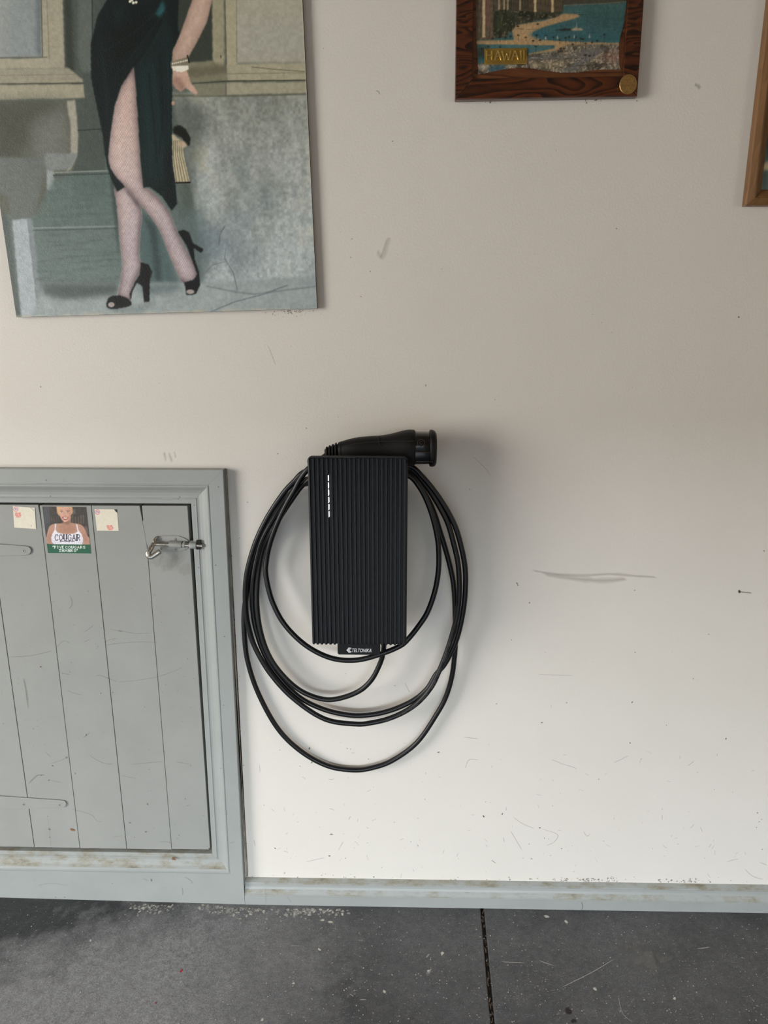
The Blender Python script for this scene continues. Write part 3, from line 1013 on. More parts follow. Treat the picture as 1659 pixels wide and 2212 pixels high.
# faint factory print along the lower middle arc
mb = MB()
prn = spline([W(x, y, .0428) for x, y in TR_([(443, 1500), (395, 1650), (336, 1795)]) + [(933, 1482), (908.7, 1512), (880, 1534), (843.6, 1551), (825, 1556)]], 60)
for i in range(20, len(prn) - 2, 1):
    if random.random() < 0.42 or (i // 17) % 3 == 2: continue
    p, q = prn[i], prn[i + 1]
    t = q - p; t /= np.linalg.norm(t); sd = np.array([-t[2], 0, t[0]])
    a_ = p + np.array([0, -.0060, 0]); h = random.choice((.0012, .0016, .0016)); w_ = random.uniform(.0003, .0007)
    mb.add([a_ - t * w_ - sd * h, a_ + t * w_ - sd * h, a_ + t * w_ + sd * h, a_ - t * w_ + sd * h], [(0, 1, 2, 3)])
tag(mb.build('cord_print', simple('faded_grey_print', (0.05, 0.05, 0.052), 0.6), cab), kind='stuff')

# connector, lofted along its length
KD = 0.060
K5 = lambda x, y: (640 + x / 4.88, 900 + y / 4.88)


def ring5(x, yt, yb, ratio=1.0, dep=KD, n=28, pw=2.3, squ=1.0):
    a, b = W(*K5(x, yt), dep), W(*K5(x, yb), dep)
    c = (a + b) / 2; rz = (a[2] - b[2]) / 2; ry = rz * ratio
    out = []
    for k in range(n):
        t = 2 * math.pi * k / n
        ct, st = math.cos(t), math.sin(t)
        out.append((c[0], -dep - ry * math.copysign(abs(ct) ** (2 / pw), ct), c[2] + rz * math.copysign(abs(st) ** (2 / pw), st)))
    return out


plug = MB().loft([ring5(*r) for r in ((440, 285, 410), (446, 270, 424), (470, 264, 432), (560, 236, 445), (660, 216, 454), (780, 206, 462), (880, 201, 470), (960, 190, 480), (1040, 171, 490), (1110, 152, 500), (1160, 141, 508), (1200, 138, 512), (1238, 140, 511), (1252, 150, 502), (1253, 170, 480))]).build('connector', M_BODY, cab, smooth=50)
# grooves of the moulded shell
def groove(pts, name='seam', r=.00065):
    Pp = []
    for x, y, k in pts:
        p = W(*K5(x, y), KD + k); Pp.append(p)
    return MB().tube(spline(Pp, 6), r, 6).build(name, M_DARK, plug)
KT = np.array([(440, 285, 410), (470, 264, 432), (560, 236, 445), (660, 216, 454), (780, 206, 462), (880, 201, 470), (960, 190, 480), (1040, 171, 490), (1110, 152, 500), (1160, 141, 508), (1238, 140, 511)], float)
def on_plug(x, y):
    yt, yb = np.interp(x, KT[:, 0], KT[:, 1]), np.interp(x, KT[:, 0], KT[:, 2])
    rz = (W(*K5(x, yt), KD)[2] - W(*K5(x, yb), KD)[2]) / 2
    v = min(.98, abs((y - (yt + yb) / 2) / ((yb - yt) / 2)))
    return (x, y, rz * (1 - v ** 2.3) ** (1 / 2.3) - .0003)
groove([on_plug(x, y) for x, y in ((446, 326), (560, 300), (700, 278), (840, 266), (980, 261), (1110, 259), (1236, 258))], r=.0009)
groove([on_plug(x, y) for x, y in ((876, 205), (868, 240), (880, 290), (920, 325), (1000, 350), (1090, 368), (1180, 395), (1236, 420))], r=.0009)
# strain relief
mb = MB()
mb.loft([ring5(*r) for r in ((300, 345, 420), (330, 325, 420), (380, 305, 418), (442, 288, 412))])
relief = mb.build('strain_relief', M_BODY, plug, smooth=50)
for x, yt, yb in ((322, 318, 432), (352, 303, 434), (385, 291, 436), (418, 277, 438)):
    MB().loft([ring5(x - 9, yt + 6, yb - 6), ring5(x - 6, yt, yb), ring5(x + 6, yt - 3, yb + 1), ring5(x + 9, yt + 3, yb - 5)]).build('relief_rib', M_BODY, relief, smooth=40)
MB().loft([ring5(x, yt, yb, 1.03) for x, yt, yb in ((468, 262, 434), (470, 260.5, 435), (474, 260.5, 435), (476, 262, 434))]).build('seam', M_DARK, plug)
# glossy head, collar cap, emblem
head = MB().loft([ring5(x, yt, yb, 1.0, KD, 40, 2.8) for x, yt, yb in ((1250, 160, 495), (1256, 158, 497), (1270, 160, 496), (1440, 163, 494), (1450, 170, 488))]).build('plug_head', M_GLOSS, plug, smooth=50)
MB().loft([ring5(x, yt, yb, 1.0, KD, 40, 2.8) for x, yt, yb in ((1404, 152, 510), (1408, 146, 516), (1418, 142, 520), (1440, 145, 520), (1462, 158, 512), (1474, 180, 490), (1476, 200, 470))]).build('end_cap', M_BODY, plug, smooth=40)
for yy in (372, 470):
    a = W(*K5(1262, yy), KD + .036); b = W(*K5(1438, yy + 6), KD + .036)
    MB().tube([a, b], .0007, 6).build('head_reflex', simple('brown_reflex', (0.035, 0.018, 0.012), 0.3), head)  # reflections on the glossy head, drawn as thin brown tubes
c = W(*K5(1315, 276), KD + .0335)
mb = MB()
hexp = [np.array([c[0] + .0078 * math.sin(t), c[1], c[2] + .0078 * math.cos(t)]) for t in np.linspace(0, 2 * math.pi, 7)]
mb.tube(hexp, .00035, 6, cap=False)
mb.tube([np.array([c[0] + .0030 * math.cos(t), c[1], c[2] + .0030 * math.sin(t)]) for t in np.linspace(.6, 5.7, 14)], .00035, 6)
mb.build('hexagon_mark', simple('faint_brown_print', (0.045, 0.036, 0.03), 0.6), head)

# ================================================================== BIG PRINT ON BOARD (figure in a dark green dress)
PT = 0.011
bl, br = W(35.5, 685, PT), W(685, 666.5, PT)
ex = (br - bl); PW_ = np.linalg.norm(ex); ex /= PW_
ez = np.array([-ex[2], 0, ex[0]])
PH_ = 0.86
tl, tr = bl + ez * PH_, br + ez * PH_
pos = tag(empty('wall_print', (bl + br) / 2), 'large tilted unframed board print of a figure in a dark green dress', 'picture')
bd = [bl, br, tr, tl]
MB().slab([(p[0], p[2]) for p in bd], 0.0015, PT - .0004).build('board', M_EDGE, pos)
us = np.linspace(0, 1, 470)
vis = 0.60 / PH_
vs = np.concatenate([np.linspace(0, 1 - vis, 60)[:-1], np.linspace(1 - vis, 1, 440)])
fo = np.array([0, -.0004, 0])
cv = Canvas(bl + fo, br + fo, tr + fo, tl + fo, us, vs)
A = lambda pts: [(x / 2.37, y / 2.37) for x, y in pts]
B = lambda pts: [(x / 2.37, 340 + y / 2.37) for x, y in pts]
sh_ = cv.sh
n_big = vnoise(sh_, 110, 5, 1); n_mid = vnoise(sh_, 18, 4, 2); n_fin = vnoise(sh_, 4, 2, 3); n_str = vnoise(sh_, (40, 8), 4, 4)
def tint(c0, c1, f): return (np.array(c0)[None, None] * (1 - f[..., None]) + np.array(c1)[None, None] * f[..., None]) / 255.0
Yf = np.clip((cv.Y - 0) / 680, 0, 1)
# plaster of the right half and teal boarding behind the figure
cv.C = tint((84, 92, 84), (104, 119, 118), Yf)
pl = tint((120, 121, 110), (152, 161, 163), np.clip(Yf * 1.15 + (n_big - .5) * .5, 0, 1))
pl = pl + ((n_str - .5) * 0.10)[..., None] + ((n_mid - .5) * 0.08)[..., None] + ((n_big - .5) * 0.10)[..., None] + ((n_fin - .5) * 0.06)[..., None]
m = gblur(cv.pm([(372, 200), (760, 200), (760, 640), (480, 632), (440, 610), (425, 470)]), 2.5)
cv.put(m, np.clip(pl, 0, 1))
cv.put(m * np.clip((n_big - .55) * 4, 0, 1) * np.clip((n_mid - .4) * 3, 0, 1), (160, 157, 138), .6)
cv.put(m * np.clip((.42 - n_big) * 4, 0, 1), (108, 124, 134), .6)
cv.poly([(372, 203), (410, 203), (450, 260), (425, 330), (420, 470), (395, 470)], (66, 74, 68), .62, 9)
cv.poly([(395, 470), (440, 430), (450, 600), (415, 610)], (96, 112, 114), .6, 7)
cv.line(A([(885, 490), (1200, 490), (1570, 480)]), 5, (84, 86, 72), .7, 1.6)
# upper right window and sills
cv.poly(A([(880, -900), (1090, -900), (1090, 330), (880, 330)]), (60, 66, 59), 1, 1.2)
cv.poly(A([(1195, -900), (1800, -900), (1800, 320), (1195, 320)]), (152, 149, 135), 1, 1.5)
cv.poly(A([(1195, 100), (1560, 100), (1560, 320), (1210, 320)]), (148, 149, 140), .8, 10)
cv.poly(A([(1075, -900), (1135, -900), (1150, 350), (1090, 350)]), (141, 137, 116), 1, 1)
cv.poly(A([(1135, -900), (1200, -900), (1215, 330), (1160, 410)]), (152, 148, 126), 1, 1)
cv.line(A([(1138, -600), (1160, 380)]), 2.2, (84, 84, 70), .8, .8)
cv.line(A([(1208, -600), (1212, 320)]), 1.6, (112, 110, 94), .8, .8)
cv.poly(A([(960, 320), (1090, 310), (1165, 370), (1165, 410), (960, 425)]), (120, 118, 98), 1, 1)
cv.poly(A([(960, 350), (1150, 330), (1165, 372), (960, 400)]), (98, 96, 80), .8, 2)
cv.poly(A([(1160, 330), (1800, 316), (1800, 408), (1165, 415)]), (150, 146, 125), 1, 1)
cv.line(A([(1165, 378), (1570, 372)]), 2, (118, 114, 94), .7, .8)
cv.line(A([(1290, 343), (1430, 357), (1560, 366)]), 1.4, (74, 72, 58), .8, .8)
cv.line(A([(985, 428), (1170, 415), (1570, 411)]), 2.6, (62, 62, 50), .9, .8)
cv.poly(A([(985, 432), (1155, 424), (1155, 484), (990, 492)]), (120, 120, 104), 1, 1)
cv.poly(A([(1158, 424), (1800, 416), (1800, 472), (1160, 484)]), (146, 143, 124), 1, 1)
cv.line(A([(1157, 420), (1157, 486)]), 1.6, (88, 86, 72), .8, .8)
cv.ell(*A([(1131, 290)])[0], 1.2, 3.2, (40, 38, 32), .9)
# left wall with window, sill and bracket
cv.poly(A([(300, -900), (560, -900), (545, 380), (540, 1000), (380, 1000), (310, 300)]), (76, 84, 80), 1, 2)
cv.poly(A([(395, -900), (465, -900), (475, 370), (420, 370), (400, 300)]), (95, 102, 97), .9, 2)
cv.line(A([(470, -300), (475, 330)]), 2.4, (44, 56, 56), .9, 1)
cv.poly(A([(300, -900), (330, -900), (380, 380), (340, 350)]), (58, 64, 58), .9, 2)
cv.poly(A([(-400, -900), (205, -900), (215, 295), (-400, 310)]), (128, 135, 136), 1, 1.5)
cv.poly(A([(-400, -900), (60, -900), (30, 60), (10, 280), (-400, 290)]), (146, 150, 146), .6, 9)
cv.poly(A([(165, -900), (208, -900), (222, 290), (190, 290)]), (92, 102, 108), .8, 3)
cv.poly(A([(190, -900), (292, -900), (332, 350), (225, 350), (212, 280)]), (147, 143, 126), 1, 1)
cv.line(A([(203, -300), (218, 290)]), 2.4, (78, 80, 74), .8, 1)
cv.line(A([(228, -300), (252, 300)]), 1.6, (116, 114, 100), .8, 1)
cv.poly(A([(-400, 306), (250, 298), (262, 350), (-400, 358)]), (150, 146, 129), 1, 1)
cv.line(A([(-300, 300), (240, 293)]), 2.6, (92, 92, 82), .8, 1)
cv.poly(A([(-400, 356), (352, 348), (424, 408), (424, 424), (-400, 436)]), (140, 137, 121), 1, 1)
cv.line(A([(-300, 392), (390, 380)]), 1.5, (120, 117, 102), .8, 1)
cv.line(A([(-300, 435), (425, 426)]), 3.0, (62, 60, 50), .9, 1)
cv.poly(A([(-400, 440), (428, 430), (433, 500), (-400, 524)]), (146, 143, 125), 1, 1)
cv.poly(A([(-400, 522), (390, 512), (400, 700), (396, 800), (360, 900), (240, 960), (230, 1100), (-400, 1100)]), (92, 95, 86), 1, 1.2)
cv.poly(A([(-400, 530), (350, 518), (200, 640), (40, 900), (-400, 1000)]), (74, 76, 68), .75, 8)
cv.poly(A([(150, 620), (340, 540), (350, 800), (200, 900)]), (116, 118, 116), .6, 8)
cv.poly(A([(340, 516), (385, 512), (401, 700), (396, 790), (362, 866), (340, 880), (362, 780), (362, 650)]), (146, 144, 132), 1, 1)
cv.poly(B([(-400, 0), (232, 0), (220, 110), (185, 260), (165, 312), (60, 320), (40, 200), (-400, 60)]), (100, 106, 103), 1, 2)
cv.poly(B([(225, -20), (395, -20), (372, 48), (330, 66), (238, 66)]), (118, 124, 122), 1, 1.2)
cv.poly(B([(238, 62), (276, 68), (280, 174), (240, 168)]), (134, 142, 142), 1, 1)
cv.poly(B([(-200, 300), (40, 300), (110, 815), (-50, 830)]), (84, 92, 90), 1, 2)
cv.poly(B([(62, 320), (140, 314), (196, 812), (110, 820)]), (148, 157, 162), 1, 1)
cv.poly(B([(140, 314), (166, 314), (222, 808), (196, 812)]), (118, 128, 131), 1, 1)
# boarding
cv.poly(B([(282, 100), (560, 66), (575, 340), (180, 372), (165, 320), (240, 180)]), (92, 108, 105), .8, 2)
cv.put(gblur(cv.pm(B([(270, 80), (600, 60), (610, 650), (180, 650)])), 2) * np.clip((vnoise(sh_, (3, 40), 3, 8) - .45) * 3, 0, 1), (74, 88, 86), .35)
cv.line(B([(275, 78), (560, 68)]), 3, (128, 138, 132), .9, 1)
cv.line(B([(275, 92), (560, 84)]), 3, (60, 72, 70), .8, 1)
cv.line(B([(170, 362), (600, 352)]), 3, (124, 136, 134), .9, 1)
cv.line(B([(170, 374), (600, 364)]), 2.4, (72, 86, 84), .8, 1)
cv.line(A([(400, 668), (525, 660)]), 2.2, (48, 56, 54), .9, 1)
cv.poly(B([(555, 60), (600, 160), (612, 560), (590, 360)]), (62, 74, 72), .8, 2)
cv.poly(B([(712, 270), (800, 330), (870, 520), (910, 640), (780, 650), (715, 520)]), (82, 100, 100), 1, 3)
cv.poly(B([(730, 280), (800, 360), (830, 640), (800, 640), (770, 400)]), (60, 74, 74), .9, 3)
cv.poly(B([(880, 270), (905, 200), (1000, 360), (1060, 520), (1020, 640), (960, 420)]), (84, 96, 96), .6, 8)
# ground
cv.poly(B([(215, 640), (612, 650), (830, 640), (1040, 640), (1700, 600), (1760, 1000), (120, 1000)]), (136, 146, 147), 1, 2)
cv.put(gblur(cv.pm(B([(215, 690), (830, 690), (1700, 640), (1760, 1000), (120, 1000)])), 4) * np.clip((n_mid - .4) * 3, 0, 1), (150, 158, 156), .45)
cv.poly(B([(215, 640), (612, 648), (600, 700), (330, 730), (220, 700)]), (78, 88, 86), .9, 4)
cv.poly(B([(700, 650), (940, 650), (900, 690), (740, 700)]), (88, 102, 104), .8, 5)
cv.line(B([(1060, 660), (1215, 690), (1300, 700), (1700, 650)]), 3, (92, 104, 108), .6, 2)
cv.line(B([(1080, 790), (1200, 740), (1350, 700), (1470, 655)]), 2.5, (78, 94, 102), .6, 1.5)
cv.line(B([(1120, 450), (1128, 390), (1152, 350)]), 1.6, (84, 92, 94), .8, .8)
cv.line(B([(1155, 470), (1150, 520), (1195, 590), (1215, 680)]), 1.6, (88, 96, 98), .8, .8)
cv.line(B([(1040, 600), (1090, 550), (1150, 535)]), 1.4, (98, 106, 108), .7, .8)
# standing leg
skin0, skin1 = (196, 172, 162), (178, 168, 172)
net = np.minimum(np.abs(np.mod(cv.X * .9 + cv.Y * .55, 4.6) - 2.3), np.abs(np.mod(cv.X * .9 - cv.Y * .55, 4.6) - 2.3)) / 2.3
def leg(pts, sm=5):
    mm = gblur(cv.pm(pts, sm), .8)
    cv.put(mm, np.clip(tint(skin0, skin1, np.clip((cv.Y - 250) / 250, 0, 1)), 0, 1))
    sh2 = gblur(mm, 6)
    cv.put(np.clip(mm * np.clip(1.02 - sh2, 0, 1) * 2.0, 0, 1) * (mm > .3), (84, 74, 76), .70)
    cv.put(mm * np.clip((gblur(np.roll(mm, -14, 1), 8) - .55) * 2, 0, 1), (206, 184, 176), .35)
    cv.put(mm * np.clip(1 - net * 2.3, 0, 1), (112, 98, 102), .42)
    return mm
leg(B([(588, 150), (600, 250), (610, 380), (620, 480), (626, 560), (612, 660), (606, 720), (668, 730), (682, 650), (710, 600), (724, 545), (712, 500), (716, 400), (724, 270), (660, 150)]), 4)
# front leg, thigh in the slit of the dress
leg([(289, 141), (262, 185), (247, 230), (238, 290), (233, 340), (237, 362), (252, 385), (270, 402), (296, 433), (321, 462), (346, 500), (365, 548), (379, 580), (397, 612), (426, 604), (426, 589), (412, 559), (397, 529), (382, 499), (367, 462), (350, 437), (327, 413), (311, 402), (306, 370), (301, 300), (297, 230), (293, 180)], 4)
cv.poly(B([(640, 150), (700, 222), (724, 262), (700, 250), (650, 180)]), (70, 62, 64), .6, 2)
# shoes
blk = (24, 28, 30)
cv.poly(B([(545, 748), (560, 716), (600, 706), (640, 716), (668, 735), (670, 757), (620, 772), (570, 776), (548, 768)]), blk, 1, .8, 4)
cv.ell(*B([(570, 754)])[0], 7, 5.5, (150, 142, 138), 1, .2)
cv.poly(B([(722, 538), (760, 548), (778, 585), (766, 640), (765, 738), (738, 742), (730, 660), (700, 640), (676, 690), (668, 735), (664, 700), (690, 640), (716, 600)]), blk, 1, .8)
cv.poly(B([(910, 380), (940, 371), (968, 384), (988, 440), (1042, 470), (1030, 490), (990, 462), (996, 520), (1020, 590), (1026, 650), (1002, 700), (955, 706), (944, 640), (990, 628), (1010, 600), (985, 530), (955, 450)]), blk, 1, .8)
cv.ell(*B([(974, 688)])[0], 9, 5, (150, 142, 138), 1, .25)
cv.poly(B([(560, 776), (680, 776), (770, 742), (800, 750), (690, 790), (570, 790)]), (84, 96, 98), .6, 4)
# dress
dr = [(231, 0), (211, 34), (196, 97), (197, 169), (207, 219), (221, 287), (231, 359), (240, 386), (253, 414), (270, 403), (253, 386), (237, 362), (233, 340), (238, 290), (247, 230), (262, 185), (289, 141), (293, 180), (297, 230), (301, 300), (306, 370), (310, 405), (324, 404), (350, 424), (371, 455), (382, 441), (380, 403), (374, 340), (371, 253), (373, 101), (378, 101), (389, 86), (384, 55), (386, 0), (392, -60), (380, -140), (400, -260), (396, -330), (236, -330), (230, -260), (256, -140), (240, -60)]
dm = cv.poly(dr, (21, 35, 36), 1, .8)
fold = np.clip((vnoise(sh_, (60, 14), 3, 12) - .5) * 3, 0, 1)
cv.put(dm * fold, (30, 52, 53), .55)
def fpoly(pts, c, a, soft):
    m_ = gblur(cv.pm(pts), soft) * dm; cv.put(m_, c, a)
fpoly([(289, 141), (350, 40), (372, 90), (371, 300), (340, 350), (306, 370), (297, 230)], (24, 45, 46), .8, 5)
fpoly([(304, 150), (330, 130), (350, 300), (352, 410), (310, 400)], (31, 56, 56), .6, 6)
fpoly([(335, 30), (352, 0), (358, 25), (346, 40)], (46, 92, 96), .9, 1.5)
fpoly([(240, 60), (330, 30), (300, 90), (250, 150)], (14, 24, 25), .8, 8)
for q in ([(360, 20), (300, 90), (250, 130)], [(355, 30), (310, 110), (270, 170)], [(350, 45), (318, 110), (289, 141)], [(345, 120), (352, 250), (345, 330)], [(322, 160), (335, 300), (338, 350)]):
    mm = cv.line(q, 2.5, (14, 22, 22), .55, 3)
for q in ([(356, 12), (290, 70), (225, 110)], [(352, 30), (305, 95), (262, 150)], [(348, 60), (325, 100), (300, 140)], [(330, 140), (345, 260), (350, 340)], [(312, 180), (322, 300), (326, 380)], [(362, 110), (364, 220), (366, 330)]):
    cv.line(q, 1.5, (42, 70, 70), .35, 3)
for x_, y_ in ((281, 3), (288, 6), (294, 5), (285, 0)):
    cv.ell(x_, y_, 3, 3, (200, 196, 180), 1, .3)
# arm, bracelets, hand, bag
am = cv.poly(A([(990, -420), (1180, -420), (1130, -120), (1085, 0), (1060, 110), (1005, 220), (966, 290), (962, 325), (880, 320), (885, 260), (925, 170), (960, 70), (985, 0)]), (182, 158, 144), 1, .8, 0)
cv.put(am * np.clip(1.1 - gblur(am, 7), 0, 1) * (am > .3), (118, 96, 84), .8)
cv.poly(A([(884, 362), (955, 356), (975, 420), (1015, 475), (1003, 486), (950, 450), (925, 470), (900, 452), (884, 430)]), (176, 148, 132), 1, .8)
cv.poly(A([(884, 390), (930, 400), (950, 450), (925, 470), (900, 452), (884, 430)]), (134, 106, 94), .7, 2)
cv.poly(A([(874, 318), (966, 290), (970, 330), (950, 345), (876, 345)]), (116, 110, 96), 1, .6)
cv.poly(A([(876, 338), (962, 335), (964, 356), (930, 370), (885, 362)]), (206, 200, 186), 1, .6)
for k in range(9):
    cv.ell(*A([(884 + 9.5 * k, 326 - 2.2 * k)])[0], 1.6, 2.2, (190, 184, 168), 1, .3)
cv.line(A([(960, 285), (968, 320)]), 3, (22, 22, 20), .9, .7)
cv.ell(*A([(886, 528)])[0], 3.5, 4.5, (170, 138, 118), 1, .3)
cv.poly(A([(880, 682), (960, 745), (935, 760), (945, 850), (972, 935), (902, 938), (884, 850)]), (160, 152, 128), 1, .8)
cv.poly(B([(885, -30), (936, -30), (972, 130), (902, 132)]), (168, 160, 134), 1, .8)
for k in range(5):
    cv.line(A([(890 + 9 * k, 720), (888 + 11 * k, 800), (904 + 15 * k, 930)]), 1.4, (74, 70, 56), .8, .7)
cv.line(B([(902, 130), (972, 128)]), 3.5, (30, 30, 26), 1, .8)
cv.poly(A([(888, 650), (920, 640), (950, 660), (975, 705), (970, 748), (955, 740), (930, 705), (886, 680)]), (28, 32, 30), 1, .8)
cv.ell(*A([(930, 738)])[0], 10, 6, (172, 150, 130), .8, .4)
# upper body out of view: shoulders, head with dark hair
cv.poly([(300, -330), (330, -330), (345, -420), (285, -420)], (180, 156, 144), 1, 1)
cv.ell(315, -455, 44, 62, (182, 158, 146), 1, .05)
cv.ell(315, -495, 58, 48, (30, 26, 24), 1, .08)
# print grain and the pale worn rim
g_ = cv.C.mean(-1, keepdims=True); cv.C = g_ + (cv.C - g_) * 0.88
cv.C = np.clip((cv.C - .47) * 1.20 + .47, 0, 1)
cv.C *= (0.93 + 0.14 * n_fin)[..., None]
U = np.linspace(0, 1, sh_[1])[None]; V = vs[:, None]
rim = np.clip(1 - (1 - V) / .006, 0, 1) + np.zeros_like(U); rim = np.maximum(rim, np.clip(1 - (1 - U) / .0035, 0, 1) + 0 * V)
cv.put(np.clip(rim, 0, 1) * np.clip((n_mid - .35) * 4, 0, 1), (176, 168, 150), .8)
cv.build('print', mat_attr('print_on_board', 0.42, 0.45, 0.35, 380), pos, 1.36)

# ================================================================== HAWAII PICTURE in dark glossy wood
HT = 0.017
h_bl, h_br = W(983.3, 215.5, HT), W(1376.8, 208.3, HT)
hx = h_br - h_bl; HW = np.linalg.norm(hx); hx /= HW
hz = np.array([-hx[2], 0, hx[0]])
HH = 0.46
T3 = (960, 0, 3.606)
C3 = lambda x, y, d=HT: W(960 + x / 3.606, y / 3.606, d)
haw = tag(empty('wood_picture', (h_bl + h_br) / 2), 'glossy dark wood framed beach picture with a small gold name plate', 'picture')
M_WOODX = mat_wood('dark_burnt_wood', (0.008, 0.003, 0.002), (0.070, 0.017, 0.005), (0.115, 0.031, 0.008), 'x', 13, lines=.22, levels=15.0)
M_WOODZ = mat_wood('dark_burnt_wood_upright', (0.008, 0.003, 0.002), (0.066, 0.016, 0.005), (0.105, 0.028, 0.008), 'x', 20, lines=.25, levels=15.0)
M_WOODP = mat_wood('warm_brown_panel', (0.040, 0.013, 0.006), (0.120, 0.040, 0.014), (0.17, 0.060, 0.02), 'x', 12)


def hq(u, v): return h_bl + hx * u + hz * v         # metres inside the picture


def toq(p): d = p - h_bl; return d @ hx, d @ hz


il = toq(C3(218, 605)); ir = toq(C3(1392, 600))
u0_, v0_ = il[0], (il[1] + ir[1]) / 2; u1_ = ir[0]
v1_ = HH - v0_
def rail(pts, mat):
    n = len(pts)
    c = np.mean([hq(*p) for p in pts], 0)
    mb = MB().slab([(hq(*p)[0], hq(*p)[2]) for p in pts], 0.001, HT)
    return bevel(mb.build('frame_rail', mat, haw), 0.0016, 2)
rail([(0, 0), (HW, 0), (u1_, v0_), (u0_, v0_)], M_WOODX)
rail([(HW, 0), (HW, HH), (u1_, v1_), (u1_, v0_)], M_WOODZ)
rail([(0, HH), (u0_, v1_), (u1_, v1_), (HW, HH)][::1], M_WOODX)
rail([(0, 0), (u0_, v0_), (u0_, v1_), (0, HH)], M_WOODZ)
MB().slab([(hq(*p)[0], hq(*p)[2]) for p in ((u0_ - .004, v0_ - .004), (u1_ + .004, v0_ - .004), (u1_ + .004, v1_ + .004), (u0_ - .004, v1_ + .004))], 0.002, HT - .007).build('panel', M_WOODP, haw)
hd = HT - .0064
us = np.linspace(0, 1, 330); vis = 0.175 / (v1_ - v0_)
vs = np.concatenate([np.linspace(0, 1 - vis, 40)[:-1], np.linspace(1 - vis, 1, 175)])
def hpt(u, v): p = hq(u, v).copy(); p[1] = -hd; return p
cv = Canvas(hpt(u0_, v0_), hpt(u1_, v0_), hpt(u1_, v1_), hpt(u0_, v1_), us, vs, T3)
sh_ = cv.sh; nf = vnoise(sh_, 3, 2, 21); nm = vnoise(sh_, 10, 3, 22); nb = vnoise(sh_, 30, 3, 23)
wy = np.clip((cv.Y - 30) / 330, 0, 1)
cv.C = tint((62, 100, 98), (44, 96, 104), wy) + ((vnoise(sh_, (2, 24), 2, 5) - .5) * .06)[..., None]
cv.poly([(900, -900), (1500, -900), (1500, 12), (1200, 30), (900, 40)], (72, 66, 52), 1, 1.5, tex=None)
cv.line([(930, 42), (1200, 30), (1430, 12)], 5, (136, 122, 96), .7, 2)
cv.poly([(1050, 60), (1430, 60), (1430, 180), (1150, 220)], (46, 84, 80), .6, 10)
# near shallow and sand
cv.poly([(520, 200), (780, 160), (935, 105), (1040, 112), (1056, 128), (1010, 145), (880, 180), (760, 215), (690, 250), (680, 275), (760, 310), (900, 320), (1000, 325), (1360, 335), (1360, 365), (1000, 370), (860, 400), (700, 425), (640, 430), (660, 410), (860, 375), (860, 355), (640, 352), (240, 345), (240, 318), (540, 312)], (176, 140, 92), 1, 1.0)
cv.poly([(640, 260), (760, 240), (900, 290), (720, 300)], (44, 100, 116), .8, 3)
cv.poly([(580, 210), (720, 190), (640, 260), (660, 300), (560, 300)], (188, 150, 100), .8, 4)
cv.poly([(240, 352), (640, 352), (860, 362), (800, 385), (700, 410), (640, 420), (240, 400)], (64, 110, 112), 1, 1)
# planted shore and hotels
trees = np.clip((nm - .42) * 5, 0, 1)[..., None]
tm = gblur(cv.pm([(200, -900), (920, -900), (925, 90), (880, 130), (760, 150), (560, 195), (520, 240), (480, 290), (340, 305), (240, 310), (200, 300)]), 1.2)
cv.put(tm, (62, 62, 46)); cv.put(tm * np.clip((nm - .45) * 5, 0, 1), (38, 42, 30), .9); cv.put(tm * np.clip((nf - .62) * 6, 0, 1), (132, 116, 86), .6)
cv.poly([(350, 120), (520, 100), (520, 200), (360, 260)], (58, 72, 44), .5, 10)
def hotel(x0, x1, y0, y1, c, vert=True, st=9):
    cv.poly([(x0, y0), (x1, y0), (x1, y1), (x0, y1)], c, 1, .5)
    cs = np.array(c) * .45
    for x in np.arange(x0 + 3, x1, st):
        if vert: cv.line([(x, y0), (x, y1)], 3, cs, .7, .9)
    for y in np.arange(max(y0, -40), y1, 9):
        cv.line([(x0, y), (x1, y)], 2, cs, .45, .8)
hotel(240, 380, -900, 310, (110, 94, 72), True, 12)
cv.poly([(296, -900), (318, -900), (318, 290), (296, 290)], (196, 168, 126), 1, .6)
cv.poly([(330, -900), (352, -900), (352, 220), (330, 220)], (128, 80, 70), .8, 3)
hotel(385, 500, -900, 75, (92, 82, 64), True, 15)
for x in (420, 460, 488): cv.poly([(x, -900), (x + 12, -900), (x + 12, 70), (x, 85)], (176, 152, 108), .9, .8)
hotel(520, 650, -900, 85, (80, 72, 56), True, 14)
cv.poly([(582, -900), (596, -900), (596, 80), (582, 80)], (172, 148, 104), .9, .6)
hotel(655, 920, -900, 92, (98, 84, 62), True, 10)
for x in (697, 832): cv.poly([(x, -900), (x + 20, -900), (x + 20, 95), (x, 95)], (196, 170, 118), 1, .8)
# car parks and marina in the foreground
fm_ = gblur(cv.pm([(640, 430), (860, 405), (960, 350), (1360, 345), (1420, 700), (200, 700), (200, 500), (240, 500)]), 1.5)
cv.put(fm_, (112, 104, 88)); cv.put(fm_ * np.clip((nf - .50) * 6, 0, 1), (170, 152, 122), .75); cv.put(fm_ * np.clip((.45 - nm) * 6, 0, 1), (62, 56, 46), .8)
cv.poly([(640, 440), (1000, 430), (1100, 380), (1280, 372), (1180, 440), (1000, 560), (900, 570), (1050, 450), (660, 475)], (104, 104, 100), .85, 2)
cv.poly([(1180, 440), (1360, 390), (1360, 490), (1240, 470)], (146, 100, 88), .7, 5)
cv.poly([(660, 480), (960, 470), (900, 520), (700, 520)], (168, 148, 108), .6, 4)
cv.poly([(240, 360), (340, 365), (320, 450), (240, 450)], (52, 50, 38), .8, 4)
cv.poly([(340, 520), (480, 505), (470, 545), (360, 565)], (40, 90, 112), .9, 3)
cv.poly([(250, 510), (350, 505), (355, 530), (260, 540)], (176, 168, 146), .8, 2)
